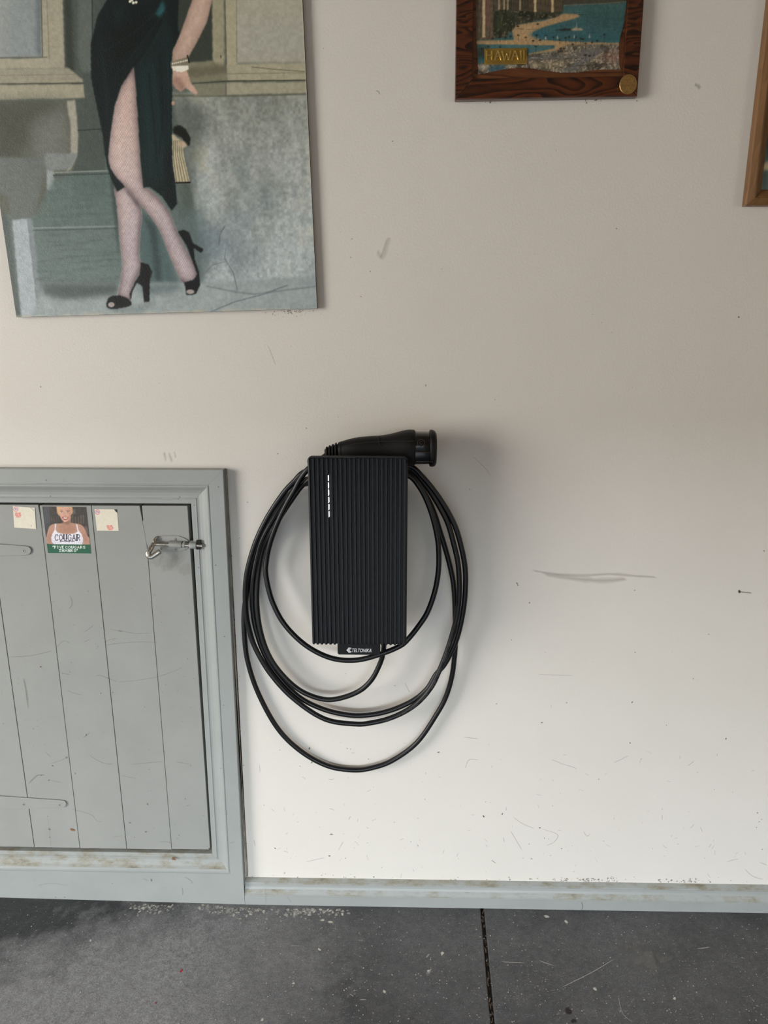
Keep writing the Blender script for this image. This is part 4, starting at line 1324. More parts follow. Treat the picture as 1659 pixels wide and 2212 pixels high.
cv.poly([(490, 510), (560, 505), (560, 520), (500, 528)], (180, 170, 146), .8, 2)
rr = random.Random(5)
for k in range(150):
    x = rr.uniform(640, 1350); y = rr.uniform(420, 560)
    w_ = rr.uniform(6, 26); cv.line([(x, y), (x + w_, y - w_ * rr.uniform(-.1, .5))], rr.uniform(2.5, 5), rr.choice([(190, 172, 140), (196, 180, 150), (60, 52, 42), (70, 60, 50), (160, 116, 104)]), .8, 1)
# palms, boats
def palm(x, y, h):
    cv.line([(x, y), (x + 1, y + h)], 2.5, (48, 40, 28), .9, .8)
    for dx, dy in ((-11, 2), (-8, -7), (0, -10), (9, -6), (11, 3), (-5, 5), (6, 5)): cv.line([(x, y), (x + dx, y + dy)], 3.4, (34, 36, 24), .9, .8)
for x, y, h in ((575, 275, 40), (635, 292, 26), (718, 275, 30), (790, 278, 26), (848, 290, 26), (897, 312, 30), (945, 295, 40), (972, 288, 40), (1022, 290, 50), (1060, 300, 50), (1080, 305, 44), (1245, 270, 66), (712, 362, 66), (340, 362, 22), (433, 365, 14), (1100, 340, 50), (1150, 330, 40), (1190, 318, 36), (905, 378, 40), (930, 380, 40), (1000, 345, 40), (1100, 430, 46), (1130, 435, 50), (515, 285, 26), (430, 290, 36), (690, 318, 16), (745, 312, 20), (728, 188, 18), (573, 205, 16), (290, 380, 40), (375, 300, 20), (475, 290, 30)):
    palm(x, y, h)
for x, y in ((788, 300), (880, 298), (1010, 292), (1130, 290)): cv.poly([(x, y - 28), (x + 9, y + 6), (x - 6, y + 6)], (186, 182, 160), .9, .8)
cv.line([(570, 224), (680, 230), (805, 228)], 3, (80, 76, 60), .8, 1)
cv.poly([(860, 234), (940, 222), (1000, 228), (1010, 240), (920, 240)], (40, 40, 34), 1, 1)
cv.poly([(985, 226), (1020, 214), (1075, 222), (1080, 236), (990, 240)], (172, 152, 116), .95, 1)
cv.line([(1030, 160), (1030, 225)], 2, (176, 168, 140), .8, .8)
cv.line([(1040, 114), (1140, 114)], 4, (40, 58, 54), .7, 2)
cv.line([(660, 465), (760, 460), (1000, 455)], 4, (60, 54, 44), .7, 1.5)
g_ = cv.C.mean(-1, keepdims=True); cv.C = (g_ + (cv.C - g_) * 0.78) * 0.96
cv.C *= (0.88 + .24 * nf)[..., None]
mk = cv.pm([(236, -2000), (246, 300), (258, 480), (262, 585), (330, 572), (400, 555), (470, 541), (530, 533), (590, 530), (640, 531), (700, 538), (760, 548), (830, 560), (900, 568), (980, 569), (1050, 565), (1130, 553), (1200, 545), (1290, 543), (1376, 549), (1366, 500), (1362, 450), (1362, 360), (1370, 290), (1388, 230), (1402, 170), (1412, 90), (1422, 0), (1424, -2000)])
cv.build('picture_sheet', mat_attr('varnished_picture', 0.35, 0.4), haw, 1.22, keep=mk > .5)
# gold name plate with raised letters, gold seal
gd = hd + 0.0022
g = [C3(313, 503, gd), C3(643, 497, gd), C3(643, 371, gd), C3(313, 378, gd)]
gp = bevel(MB().slab([(p[0], p[2]) for p in g], hd - .0005, gd).build('name_plate', M_GOLD, haw), .0006, 2)
mb = MB()
M_GOLD2 = simple('gold_letters', (0.66, 0.50, 0.17), 0.30, metal=0.85)
lx = [328, 392, 452, 524, 590, 614]
lwid = [46, 52, 66, 54, 14, 14]
for ch, x, w_ in zip('HAWAII', lx, lwid):
    for plx in GLYPH[ch]:
        q = [C3(x + (w_ if ch != 'I' else w_) * a, 397 + 70 * b - 4 * (x - 328) / 300, gd + .0004) for a, b in plx]
        for p_, r_ in zip(q[:-1], q[1:]):
            mb.tube([p_, r_], [.0021, .0015], 6)
mb.build('lettering', M_GOLD2, gp, smooth=40)
sc_ = C3(1432, 657, HT); rs = .0162
ring = [(sc_[0] + rs * math.cos(t), sc_[2] + rs * 1.05 * math.sin(t)) for t in np.linspace(0, 2 * math.pi, 41)[:-1]]
M_SEAL = simple('gold_seal_foil', (0.44, 0.27, 0.10), 0.38, metal=0.8, var=0.3, nscale=220, bumps=0.4, bscale=500)
seal = MB().slab(ring, HT - .0003, HT + .0009, 0, bev=.0008).build('seal', M_SEAL, haw)
mb = MB()
for j, (n_, w_) in enumerate(((4, .014), (5, .019), (2, .006), (3, .009), (5, .016))):
    z = sc_[2] + .0095 - j * .0049
    for k in range(n_):
        x = sc_[0] - w_ / 2 + w_ * (k + .5) / n_
        mb.tube([(x - .0008, -HT - .0010, z - .0012), (x + .0008, -HT - .0012, z + .0012)], .0005, 6)
mb.build('embossing', M_GOLD2, seal)

# ================================================================== OAK FRAME at the right edge
OT = 0.022
M_OAK = mat_wood('oak', (0.13, 0.060, 0.018), (0.175, 0.083, 0.026), (0.205, 0.102, 0.034), 'z', 20, .45, .1, .05, .35)
M_OAKX = mat_wood('oak_level', (0.13, 0.060, 0.018), (0.175, 0.083, 0.026), (0.205, 0.102, 0.034), 'x', 20, .45, .1, .05, .35)
c0 = W(1609, 444.5, OT * .6)
OX, OZ, OW_, OH = c0[0], c0[2], 0.42, 0.56
oak = tag(empty('oak_picture', (OX + OW_ / 2, 0, OZ)), 'picture in a plain light oak frame cut off by the right edge', 'picture')
PO = [(0, 0.001), (0, OT * .62), (.002, OT * .78), (.0115, OT), (.0135, OT * .98), (.0145, OT * .86), (.0165, OT * .84), (.0285, OT * .45), (.0295, OT * .40), (.0295, .001)]
def orail(a, da, b, db, mat):
    mb = MB(); n = len(PO)
    for c, d in ((a, da), (b, db)): mb.v += [(c[0] + d[0] * u, -dd, c[1] + d[1] * u) for u, dd in PO]
    for i in range(n): mb.f.append((i, n + i, n + (i + 1) % n, (i + 1) % n))
    mb.f += [tuple(range(n)), tuple(range(2 * n - 1, n - 1, -1))]; mb.fm = [0] * len(mb.f)
    return mb.build('frame_rail', mat, oak)
oc = [(OX, OZ), (OX + OW_, OZ), (OX + OW_, OZ + OH), (OX, OZ + OH)]
od = [(1, 1), (-1, 1), (-1, -1), (1, -1)]
for i, m2 in ((0, M_OAKX), (1, M_OAK), (2, M_OAKX), (3, M_OAK)):
    orail(oc[i], od[i], oc[(i + 1) % 4], od[(i + 1) % 4], m2)
f_ = .028; dd = .008
q4 = [np.array([x, -dd, z]) for x, z in ((OX + f_, OZ + f_), (OX + OW_ - f_, OZ + f_), (OX + OW_ - f_, OZ + OH - f_), (OX + f_, OZ + OH - f_))]
cv = Canvas(*q4, np.linspace(0, 1, 160), np.linspace(0, 1, 200))
n1 = vnoise(cv.sh, 22, 4, 31); n2 = vnoise(cv.sh, 5, 3, 32)
cv.C = tint((40, 46, 44), (74, 92, 92), np.clip((cv.Y - 250) / 120 + (n1 - .5) * .8, 0, 1))
cv.put(np.clip((n2 - .6) * 6, 0, 1) * (cv.Y < 300), (28, 30, 24), .7)
cv.poly([(1647, 364), (1650, 354), (1656, 350), (1662, 348), (1680, 352), (1690, 366), (1660, 368), (1654, 366), (1649, 369)], (176, 164, 132), 1, .8)
cv.C *= (.85 + .3 * n2)[..., None]
cv.build('picture_sheet', mat_attr('dull_picture', 0.4, 0.4), oak, 1.6)

# ================================================================== STICKERS on the door
def sticker(name, corners, label, cat, us_n, vs_n, dep=0.0009):
    P4 = [W(x, y, dep) for x, y in corners]           # TL TR BR BL
    TL_, TR2, BR_, BL_ = P4
    th = tag(empty(name, (BL_ + BR_) / 2), label, cat)
    MB().slab([(p[0], p[2]) for p in (BL_, BR_, TR2, TL_)], 0.0005, dep - .00005).build('backing_paper', simple('sticker_paper', (.7, .68, .62), .6), th)
    return th, Canvas(BL_, BR_, TR2, TL_, np.linspace(0, 1, us_n), np.linspace(0, 1, vs_n), (0, 1080, 5.925))
M_STK = mat_attr('sticker_print', 0.45, 0.4)
GS = 1.32
# bourbon sticker
th, cv = sticker('photo_sticker', [(91.1, 1094), (185.7, 1095.2), (196.6, 1195.6), (103.5, 1194.8)], 'photo sticker with a white singlet and green caption band on the door', 'sticker', 190, 200)
sh_ = cv.sh; nm = vnoise(sh_, 14, 3, 41); nf = vnoise(sh_, 4, 2, 42)
cv.C = tint((46, 42, 40), (72, 66, 60), nm)
cv.poly([(540, 80), (640, 80), (640, 330), (590, 420), (560, 300)], (66, 68, 74), .8, 6)
for x in (568, 590, 612): cv.line([(x, 85), (x + 22, 300)], 7, (96, 98, 102), .5, 4)
cv.poly([(925, 120), (960, 120), (965, 180), (930, 185)], (96, 94, 92), .8, 3)
for x in (660, 690, 720, 745): cv.line([(x, 215), (x + 2, 268)], 9, (98, 84, 66), .6, 4)
for x in (930, 965, 1000, 1035, 1065): cv.line([(x, 200 + (x % 3) * 10), (x + 4, 300)], 14, (110, 98, 84), .55, 5)
cv.poly([(1075, 340), (1120, 340), (1135, 440), (1090, 420)], (128, 114, 100), .6, 4)
sk = (168, 130, 112)
cv.poly([(600, 560), (596, 470), (612, 390), (640, 330), (700, 304), (780, 300), (815, 280), (820, 200), (905, 200), (905, 285), (960, 300), (1040, 318), (1085, 370), (1120, 460), (1152, 570)], sk, 1, 1.2, 3)
cv.poly([(760, 320), (860, 310), (960, 318), (980, 400), (880, 430), (760, 410)], (150, 110, 92), .7, 8)
cv.poly([(600, 480), (660, 400), (690, 460), (670, 560), (604, 562)], (146, 108, 94), .6, 6)
cv.poly([(1050, 440), (1080, 400), (1140, 540), (1070, 560)], (146, 108, 94), .6, 6)
cv.poly([(800, 270), (910, 262), (900, 300), (850, 315), (810, 300)], (112, 78, 66), .8, 5)
# head, fair hair pulled back
cv.poly([(722, 84), (928, 88), (930, 170), (905, 200), (750, 200), (735, 160)], (190, 150, 112), 1, 1.5, 0)
cv.poly([(775, 104), (820, 92), (880, 104), (902, 150), (898, 210), (876, 258), (835, 283), (798, 262), (768, 212), (758, 150)], (190, 148, 130), 1, 1.2, 3)
cv.poly([(724, 84), (790, 84), (765, 120), (752, 190), (736, 170)], (196, 158, 120), .9, 2)
cv.poly([(880, 110), (915, 110), (905, 215), (870, 265), (880, 190)], (150, 108, 92), .6, 5)
cv.line([(768, 140), (785, 133), (806, 138)], 5, (96, 66, 52), .8, 2)
cv.line([(848, 136), (868, 130), (890, 138)], 5, (96, 66, 52), .8, 2)
for x in (790, 868):
    cv.ell(x, 156, 15, 6.5, (214, 200, 190), .9, .3); cv.ell(x, 156, 6, 6, (48, 44, 44), 1, .3); cv.line([(x - 16, 153), (x, 147), (x + 16, 153)], 4, (60, 44, 38), .9, 1.5)
cv.line([(824, 160), (818, 195), (832, 202), (846, 196)], 4, (146, 100, 84), .8, 2)
cv.poly([(796, 222), (830, 218), (872, 220), (862, 244), (832, 254), (808, 244)], (128, 52, 50), 1, 1.5, 3)
cv.poly([(804, 226), (866, 225), (852, 240), (816, 240)], (226, 216, 208), 1, 1)
cv.line([(772, 205), (786, 232)], 3, (150, 104, 88), .6, 2); cv.line([(886, 205), (880, 232)], 3, (150, 104, 88), .6, 2)
# white singlet
cv.poly([(704, 305), (718, 305), (712, 380), (735, 415), (790, 432), (870, 438), (950, 430), (992, 405), (974, 308), (986, 308), (1005, 390), (1040, 430), (1062, 490), (1060, 540), (1048, 572), (690, 568), (660, 530), (655, 480), (672, 430), (700, 380)], (206, 204, 212), 1, 1)
cv.poly([(655, 490), (690, 540), (800, 560), (940, 562), (1040, 545), (1062, 500), (1055, 565), (680, 566)], (176, 176, 188), .6, 6)
cv.text('COUGAR', 704, 444, 318, 74, (34, 32, 46), 8, .24, .30, 0, 2.0)
cv.text('BOURBON', 768, 522, 182, 14, (50, 46, 60), 4.5, .2, .3)
cv.poly([(500, 566), (1200, 572), (1220, 720), (500, 720)], (30, 82, 58), 1, .8)
wh = (222, 226, 218)
cv.text('<', 664, 588, 26, 44, wh, 6, 0, .0); cv.text('FIVE', 698, 589, 118, 29, wh, 5, .24, .34, 0, 1.6); cv.text('COUGARS', 838, 591, 252, 29, wh, 5, .22, .34, 0, 1.6)
cv.text('THANKS', 756, 633, 216, 29, wh, 5, .22, .34, 0, 1.6); cv.text('>', 978, 632, 26, 44, wh, 6, 0, .0)
cv.C *= (.94 + .12 * nf)[..., None]
cv.build('printed_face', M_STK, th, GS)


def small_sticker(corners, label, dots, words, ball, seed):
    th, cv = sticker('paper_sticker', corners, label, 'sticker', 110, 105)
    th['group'] = 'small square stickers on the door'
    n_ = vnoise(cv.sh, 8, 3, seed)
    cv.C = tint((196, 190, 172), (206, 200, 184), n_)
    x, y = ball
    cv.ell(x, y, 33, 34, (196, 140, 140), 1, .06); cv.ell(x, y, 22, 20, (214, 196, 196), 1, .15)
    cv.text('V', x - 14, y - 12, 12, 22, (70, 90, 128), 5); cv.ell(x + 10, y, 8, 9, (96, 110, 140), .8, .3)
    for k, (t_, xx, yy, ww) in enumerate(words): cv.text(t_, xx, yy, ww, 15, (196, 92, 88), 4.2, 0, .22)
    for f in dots: f(cv)
    cv.build('printed_face', M_STK, th, GS)
small_sticker([(27.8, 1093.2), (75.1, 1096.9), (78, 1142.8), (30.9, 1139.4)], 'small cream sticker with red lettering left of the photo sticker',
              [lambda c: c.line([(388, 95), (436, 138)], 5, (96, 100, 92), .9, 2), lambda c: c.line([(404, 92), (440, 124)], 3, (150, 150, 138), .9, 2), lambda c: c.ell(403, 330, 4, 4, (40, 40, 36), 1, .3)],
              [('EXPLORE', 192, 164, 72), ('READING', 194, 186, 76), ('TODAY!', 204, 208, 66)], (203, 117), 51)
small_sticker([(204.2, 1099.7), (252.7, 1100.3), (256.5, 1146.7), (209.3, 1146.3)], 'small cream sticker with a dark torn corner right of the photo sticker',
              [lambda c: c.poly([(1458, 118), (1500, 120), (1503, 165), (1482, 150)], (44, 40, 36), 1, 1)],
              [('EXPLORE', 1366, 326, 72), ('READING', 1372, 348, 76), ('TODAY!', 1382, 370, 66)], (1248, 155), 52)

# ================================================================== WEAR: marks on wall, door, casing and floor
def PXm(pts, dep): return [W(x, y, dep) for x, y in pts]
mk = Marks(); mk.nrm = np.array([0, -1.0, 0])
D0 = 0.0006
dk, br_, gr = (0.16, 0.14, 0.12), (0.13, 0.085, 0.05), (0.33, 0.31, 0.28)
def wl(pts, w, c=dk, a=.6): mk.stroke(spline(PXm(pts, D0), 4), w * .00105, c, a * .62)
def wb_(x, y, r, c=dk, a=.7, sq=.6, rot=None): mk.blob(W(x, y, D0), r * .00105, c, a, 7, sq, rot)
wl([(1148, 1232), (1200, 1240), (1260, 1243), (1320, 1240), (1370, 1244), (1420, 1247)], 9, (.42, .40, .36), .5)
wl([(1170, 1240), (1250, 1251), (1310, 1254), (1355, 1250)], 16, (.42, .40, .36), .5)
wl([(1593, 1277), (1604, 1279), (1625, 1281)], 4, (0.06, 0.045, 0.035), .95); wb_(1597, 1278, 4, (0.05, 0.04, 0.03), .95)
wl([(1162, 1456), (1195, 1458), (1240, 1459)], 2.2, dk, .5)
wl([(814, 540), (826, 556), (836, 528), (842, 512)], 14, (0.46, 0.44, 0.40), .35)
wl([(822, 560), (838, 510)], 5, gr, .25)
wl([(578, 744), (588, 770), (596, 790)], 2, dk, .5)
wl([(812, 196), (818, 198), (820, 204)], 3, dk, .7)
wl([(1500, 182), (1508, 186), (1512, 192)], 9, gr, .6)
wl([(1020, 985), (1040, 1003), (1052, 1016), (1060, 1028)], 1.8, dk, .55)
wl([(354, 975), (358, 998)], 7, (0.50, 0.47, 0.42), .6); wl([(364, 976), (372, 1000)], 7, (0.50, 0.47, 0.42), .6); wl([(376, 974), (380, 990)], 4, (0.5, 0.47, 0.42), .6)
wl([(874, 1474), (880, 1486), (886, 1496)], 2.2, dk, .6); wl([(850, 1480), (856, 1482)], 2.4, dk, .6)
# spots and cracks on the low part of the wall
for x, y, r, a in ((594, 1832, 4, .6), (712, 1849, 4.5, .6), (716, 1802, 5, .6), (746, 1854, 3, .5), (903, 1827, 3, .6), (1045, 1764, 4.5, .8), (1085, 1758, 4, .7), (1166, 1788, 4, .8), (1176, 1811, 3, .5), (1213, 1833, 3, .6), (1148, 1855, 3.5, .6), (1361, 1605, 3, .7), (1498, 1466, 2.4, .8), (1365, 1517, 3.5, .6), (1170, 1561, 3.4, .7), (1568, 1596, 3.6, .7), (1224, 1518, 2.6, .6), (1117, 1260, 3.2, .8), (1119, 1264, 2.5, .8), (1144, 1302, 2.6, .8), (1371, 1275, 2.8, .6), (1531, 1370, 2.8, .6), (1372, 1409, 2.4, .6), (948, 1625, 4, .75), (668, 1617, 5, .6), (664, 1628, 4, .6), (673, 1647, 4, .6), (750, 1617, 3, .5), (757, 1618, 2.4, .5), (752, 1680, 2, .4), (604, 1620, 2.6, .5), (920, 832, 3.4, .45), (1332, 494, 2.6, .6), (1596, 685, 3.5, .7), (88, 836, 3, .6), (848, 305, 2.2, .6), (1376, 218, 2, .6), (760, 516, 2, .6), (758, 556, 2, .5), (780, 641, 2, .6), (600, 980, 2.4, .8), (662, 925, 2.2, .8), (535, 1085, 2, .7), (518, 1162, 2, .7), (1015, 1057, 2, .6), (1650, 1190, 3, .5), (1636, 1756, 3, .8), (1645, 1770, 2.6, .8), (1640, 1775, 2.4, .8), (1634, 1787, 2.4, .8), (1522, 1854, 2, .6), (628, 1854, 2, .5), (1105, 1382, 2, .5)):
    wb_(x, y, r * .8, random.choice((dk, br_, (0.2, .19, .16))), a)
for pts in ([(1108, 1765), (1130, 1780), (1155, 1790)], [(1190, 1640), (1215, 1650), (1240, 1658), (1245, 1662)], [(1325, 1648), (1342, 1640), (1358, 1632)], [(1170, 1790), (1200, 1800), (1205, 1808), (1195, 1820), (1180, 1826)], [(1005, 1660), (1010, 1645), (1018, 1640), (1035, 1642)], [(1570, 1862), (1582, 1858), (1596, 1855)], [(1608, 1876), (1625, 1892), (1650, 1900)], [(1640, 1862), (1659, 1870)], [(1060, 1858), (1070, 1864)], [(1000, 1592), (1035, 1596)], [(560, 1650), (562, 1670)], [(730, 1838), (739, 1822), (741, 1818)], [(660, 1862), (690, 1855), (702, 1853)], [(612, 1838), (624, 1842)], [(1062, 1857), (1072, 1866)], [(1100, 1790), (1130, 1840)], [(1260, 1795), (1268, 1806), (1276, 1800)], [(1485, 1655), (1500, 1643)], [(1490, 1790), (1500, 1780)], [(548, 1812), (552, 1830)]):
    wl(pts, 2.4, gr, .6)
for i in range(150):
    x = random.uniform(540, 1650); y = 1895 - abs(random.gauss(0, 150)); 
    if random.random() < .5: wb_(x, y, random.uniform(.8, 2.0), random.choice((dk, gr, br_)), random.uniform(.3, .7))
    else:
        a_ = random.uniform(-.6, 2.2); L = random.uniform(4, 14); wl([(x, y), (x + L * .5 * math.cos(a_), y + L * .5 * math.sin(a_) + random.uniform(-2, 2)), (x + L * math.cos(a_), y + L * math.sin(a_))], random.uniform(1.4, 2.6), gr, random.uniform(.3, .6))
for i in range(60):
    wb_(random.uniform(20, 1640), random.uniform(20, 1500), random.uniform(.7, 1.5), dk, random.uniform(.3, .6))
for i in range(120):                                   # grime where wall meets the baseboard
    x = random.choice((random.gauss(1480, 30), random.gauss(1290, 40), random.uniform(540, 1659), random.gauss(1230, 30)))
    wb_(x, 1896 + 12 * (x - 535) / 1124 - abs(random.gauss(0, 4)), random.uniform(1.2, 3.4), (0.22, .20, .16), random.uniform(.3, .7))
for i in range(90):                                    # grime against the casing
    y = random.uniform(1020, 1890); x = 482 + 45 * (y - 1015) / 900 + 4 + abs(random.gauss(0, 3.2))
    wb_(x, y, random.uniform(.8, 2.6), (0.17, .13, .10), random.uniform(.4, .8))
for i in range(40):
    x = random.gauss(640, 30); wb_(x, 690 - (x - 35) * 18 / 650 + abs(random.gauss(0, 6)) - 14 + 10, random.uniform(.8, 1.8), br_, .6)
for i in range(40):
    x = random.gauss(1060, 8) if random.random() < .5 else random.gauss(1280, 14); wb_(x, 216 - (x - 983) * .018 + abs(random.gauss(0, 4)), random.uniform(.8, 2.2), (0.2, .10, .07), .6)
mk.build('scuff_marks', wall_back)

mk = Marks(); mk.nrm = np.array([0, -1.0, 0]); D0 = 0.0011
c1 = (0.15, 0.15, 0.14); c2 = (0.22, .21, .20); rust = (0.17, .055, .02)
S3 = lambda pts: [(x / 3.072, 1220 + y / 3.072) for x, y in pts]
S4 = lambda pts: [(x / 2.9625, 1660 + y / 2.9625) for x, y in pts]
def dl(pts, w=2.2, c=c2, a=.6): mk.stroke(spline(PXm(pts, D0), 4), w * .00095, c, a * .60)
def db(x, y, r, c=c1, a=.8, sq=.6, rot=None): mk.blob(W(x, y, D0), r * .00105, c, a, 7, sq, rot)
dl(S3([(155, 750), (170, 830), (185, 955)]), 3.4, c1, .85); dl(S3([(160, 770), (188, 930)]), 1.6, c1, .6)
dl(S3([(462, 205), (478, 240), (476, 265), (460, 292)]), 3.2, c1, .7)
for q in ([(60, 612), (180, 606), (290, 585), (345, 570)], [(555, 450), (590, 425), (622, 400)], [(555, 515), (600, 492)], [(690, 515), (735, 495), (780, 488)], [(700, 535), (760, 525), (900, 512), (1050, 515)], [(720, 425), (800, 440), (900, 455), (1000, 452)], [(640, 560), (655, 535)], [(780, 778), (880, 770), (990, 755), (1040, 745), (1140, 712), (1210, 680)], [(635, 738), (665, 735), (720, 755), (780, 778)], [(440, 830), (490, 852), (550, 865)], [(590, 1260), (640, 1295), (700, 1320), (755, 1322)], [(870, 1325), (1000, 1312), (1090, 1305)], [(545, 1150), (575, 1130), (598, 1110)], [(330, 1320), (400, 1300), (460, 1268)], [(190, 1455), (240, 1400), (300, 1398)], [(800, 1395), (860, 1410), (910, 1418)], [(1160, 1305), (1270, 1325)], [(395, 715), (470, 730)], [(300, 1240), (340, 1280)], [(470, 525), (420, 505), (370, 555)]):
    dl(S3(q), random.uniform(1.6, 2.6), c2, .6)
dl(S3([(785, 438), (812, 442)]), 5, c2, .6)
dl(S4([(455, 260), (520, 275), (590, 300), (620, 335), (655, 342)]), 2.0, c2, .6); dl(S4([(180, 100), (240, 45), (285, 42)]), 2.4, c1, .7); dl(S4([(310, 72), (360, 85), (405, 92)]), 1.8, c2, .6)
dl(S4([(1015, 470), (1070, 470), (1110, 485)]), 2, c2, .7); dl(S4([(1190, 240), (1220, 235)]), 2.6, c1, .7); dl(S4([(303, 300), (315, 400), (326, 510)]), 1.3, c1, .6); dl(S4([(710, 440), (785, 430)]), 1.6, c2, .5)
for x, y, r, c, a in ((368, 58, 3, c1, .8), (358, 243, 2.6, c1, .8), (271, 678, 7, rust, .9), (748, 848, 5, (.05, .05, .05), .9), (670, 853, 5, rust, .6), (572, 1130, 8, c1, .9), (440, 1280, 9, c2, .8), (348, 1333, 7, rust, .8), (272, 1398, 5, c1, .8), (1254, 322, 5, c1, .8), (1245, 625, 4, c1, .9), (1180, 836, 3.5, c1, .9), (1286, 757, 3, c1, .8), (1182, 724, 3, c1, .7), (1092, 1240, 3.5, c1, .9), (1264, 1333, 4, c1, .9), (990, 1360, 4, c2, .7), (221, 1206, 3, c1, .9), (500, 1385, 6, c2, .6), (222, 1088, 5, c2, .6), (20, 1055, 5, c2, .6), (960, 945, 3.5, c2, .8), (1268, 948, 3.5, c2, .8), (123, 790, 3, c1, .8)):
    p = S3([(x, y)])[0]; db(p[0], p[1], r / 2.6, c, a)
for x, y, r, c, a in ((316, 390, 9, c1, .8), (465, 392, 17, (0.25, .09, .03), .9), (945, 228, 9, c1, .8), (1185, 195, 6, c1, .7), (830, 348, 9, c2, .6), (933, 405, 8, (.2, .1, .07), .7), (862, 440, 5, c1, .7), (1147, 428, 4, c1, .8), (1298, 302, 3, c1, .8), (968, 142, 3, c1, .8), (318, 440, 6, c1, .8), (470, 165, 5, c1, .8), (312, 75, 6, c1, .8), (320, 210, 7, (.2, .09, .05), .7), (215, 210, 5, (.2, .1, .06), .7), (150, 235, 6, c1, .7), (1262, 520, 10, c1, .6), (1340, 515, 8, (.05, .04, .03), .9)):
    p = S4([(x, y)])[0]; db(p[0], p[1], r / 2.6, c, a)
for i in range(70):
    y = random.uniform(1260, 1826); x = random.uniform(2, 400 + 50 * (y - 1090) / 755); db(x, y, random.uniform(.6, 1.4), c1, random.uniform(.4, .8))
for i in range(7):                                     # hand grime round the bolt
    mk.blob(W(random.gauss(356, 22), random.gauss(1212, 14), D0), random.uniform(.016, .034), (0.25, .235, .205), .11, 14, .6, None, 0.0)
mk.build('scuff_marks', door)

mk = Marks(); mk.nrm = np.array([0, -1.0, 0]); D0 = TD + .0006
for x, y, r in ((100, 1037, 2), (109, 1072, 2.2), (388, 1074, 2.4), (385, 1078, 1.6), (472, 1052, 2), (420, 1091, 1.8), (466, 1221, 1.8), (429, 1226, 1.8), (485, 1375, 1.8), (483, 1524, 1.8), (477, 1659, 1.6), (327, 1901, 3.2), (243, 1908, 1.8), (120, 1938, 2), (140, 1938, 2)):
    db(x, y, r, c1, .8)
dl([(393, 1917), (395, 1926), (394, 1934)], 3, (.2, .12, .08), .8); dl([(398, 1894), (412, 1902), (416, 1910)], 2.6, c2, .8); dl([(308, 1897), (320, 1903)], 2.6, c1, .7)
dl([(80, 1914), (108, 1908), (150, 1913)], 1.6, c2, .6); dl([(495, 1822), (508, 1818)], 2, c2, .6); mk.blob(W(376, 1855, TD - .008), .006, rust, .9, 7, .8)
D0 = .0212
dl([(1256, 1948), (1258, 1956), (1257, 1966)], 3.5, (.09, .10, .11), .9); dl([(573, 1915), (575, 1955)], 4, c2, .35); dl([(620, 1935), (630, 1952)], 3, c2, .35)
mk.build('chips', trim)

# floor: paint flecks, efflorescence by the wall, drips
mk = Marks(); mk.nrm = np.array([0, 0, 1.0])
def fz(p): return 0.0004 + (0.009 * min(1.0, max(0.0, (-0.39 - p[0]) / 0.63)))
def FP(x, y): p = FL(x, y); p[2] = fz(p); return p
wt = (0.50, 0.49, 0.46); w2 = (0.62, .60, .55)
def fb(x, y, r, c=wt, a=.8, sq=.7): mk.blob(FP(x, y), r * .00115, c, a, 7, sq)
def fl_(pts, w, c=wt, a=.7): mk.stroke(spline([FP(*p) for p in pts], 4), w * .00115, c, a)
for i in range(300):
    x = random.choice((random.gauss(500, 40), random.gauss(670, 34), random.gauss(330, 25), random.uniform(300, 760))); y = 1962 + abs(random.gauss(0, 9)) - (6 if x < 480 else 0) + max(0, (x - 527)) * .015
    fb(x, y, random.uniform(1.2, 5.2), random.choice((wt, w2, (.40, .39, .37))), random.uniform(.4, .9))
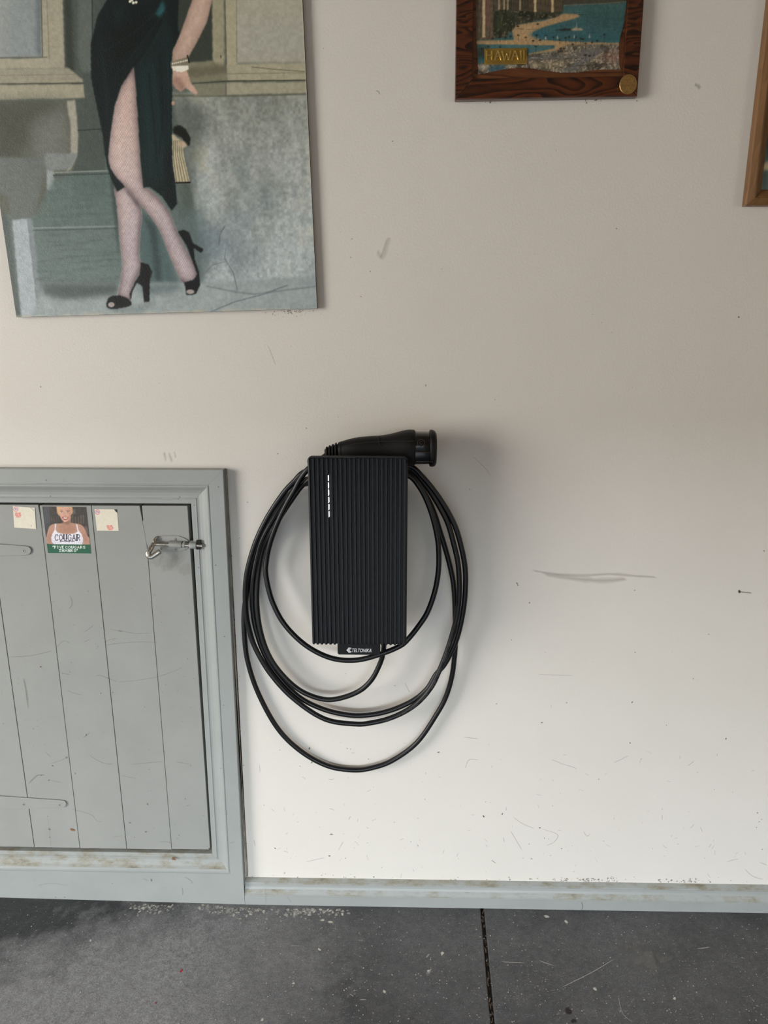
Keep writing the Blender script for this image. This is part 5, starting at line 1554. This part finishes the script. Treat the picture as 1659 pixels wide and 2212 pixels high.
for x, y, r in ((697, 1988, 6), (714, 1992, 7), (739, 1975, 6), (557, 1966, 7), (196, 2035, 5), (690, 2051, 5), (634, 2124, 5), (566, 2203, 5), (830, 2142, 5), (925, 2098, 5), (955, 2060, 7), (1285, 2137, 6), (1457, 2157, 5), (1405, 2065, 4), (1223, 1991, 6), (1180, 1980, 7)):
    fb(x, y, r * .8, w2, .85)
for q, w_ in (([(625, 2042), (650, 2044)], 3), ([(755, 2147), (764, 2153)], 3), ([(776, 2160), (793, 2160)], 3), ([(478, 2100), (468, 2132)], 2), ([(1160, 2074), (1200, 2088)], 3), ([(1080, 2078), (1135, 2080)], 3), ([(1210, 2135), (1280, 2100), (1330, 2070)], 2.4), ([(1335, 2150), (1345, 2190), (1370, 2210)], 2), ([(920, 2070), (928, 2060)], 5), ([(1505, 2050), (1535, 2046)], 4), ([(925, 2105), (932, 2092)], 4)):
    fl_(q, w_, wt, .7)
for k in range(12):                                    # old filler patch
    fb(random.gauss(1402, 24), random.gauss(2078, 9), random.uniform(12, 24), (.21, .21, .205), .38, .5)
for k in range(8):
    t = k / 7; fb(1342 + 40 * t, 2054 - 18 * t, random.uniform(7, 12), (.19, .185, .175), .4, .5)
fb(391.5, 2098.5, 4.2, (0.42, 0.005, 0.03), 1.0); fb(337, 2168, 3, (0.28, .02, .04), .8); fb(348, 2148, 2, (0.28, .02, .04), .5)
fb(1228, 2184, 7, (.022, .014, .013), .95, .85); fb(1239, 2206, 6, (.024, .016, .014), .95, .8)
for i in range(2200):
    x = random.uniform(-40, 1700); y = 1950 + 262 * random.random() ** .8
    if y < 1940 + .02 * x + 8: continue
    if random.random() < .72: fb(x, y, random.uniform(.7, 2.0), random.choice((wt, w2, (.32, .32, .31))), random.uniform(.35, .9))
    else:
        L = random.uniform(3, 11); a_ = random.choice((random.gauss(0, .3), random.gauss(-.9, .4))); fl_([(x, y), (x + L * .5 * math.cos(a_), y + L * .5 * math.sin(a_) * .7 + random.uniform(-1, 1)), (x + L * math.cos(a_), y + L * math.sin(a_) * .7)], random.uniform(1, 2), (.34, .34, .33), random.uniform(.3, .7))
mk.build('paint_flecks', floor)
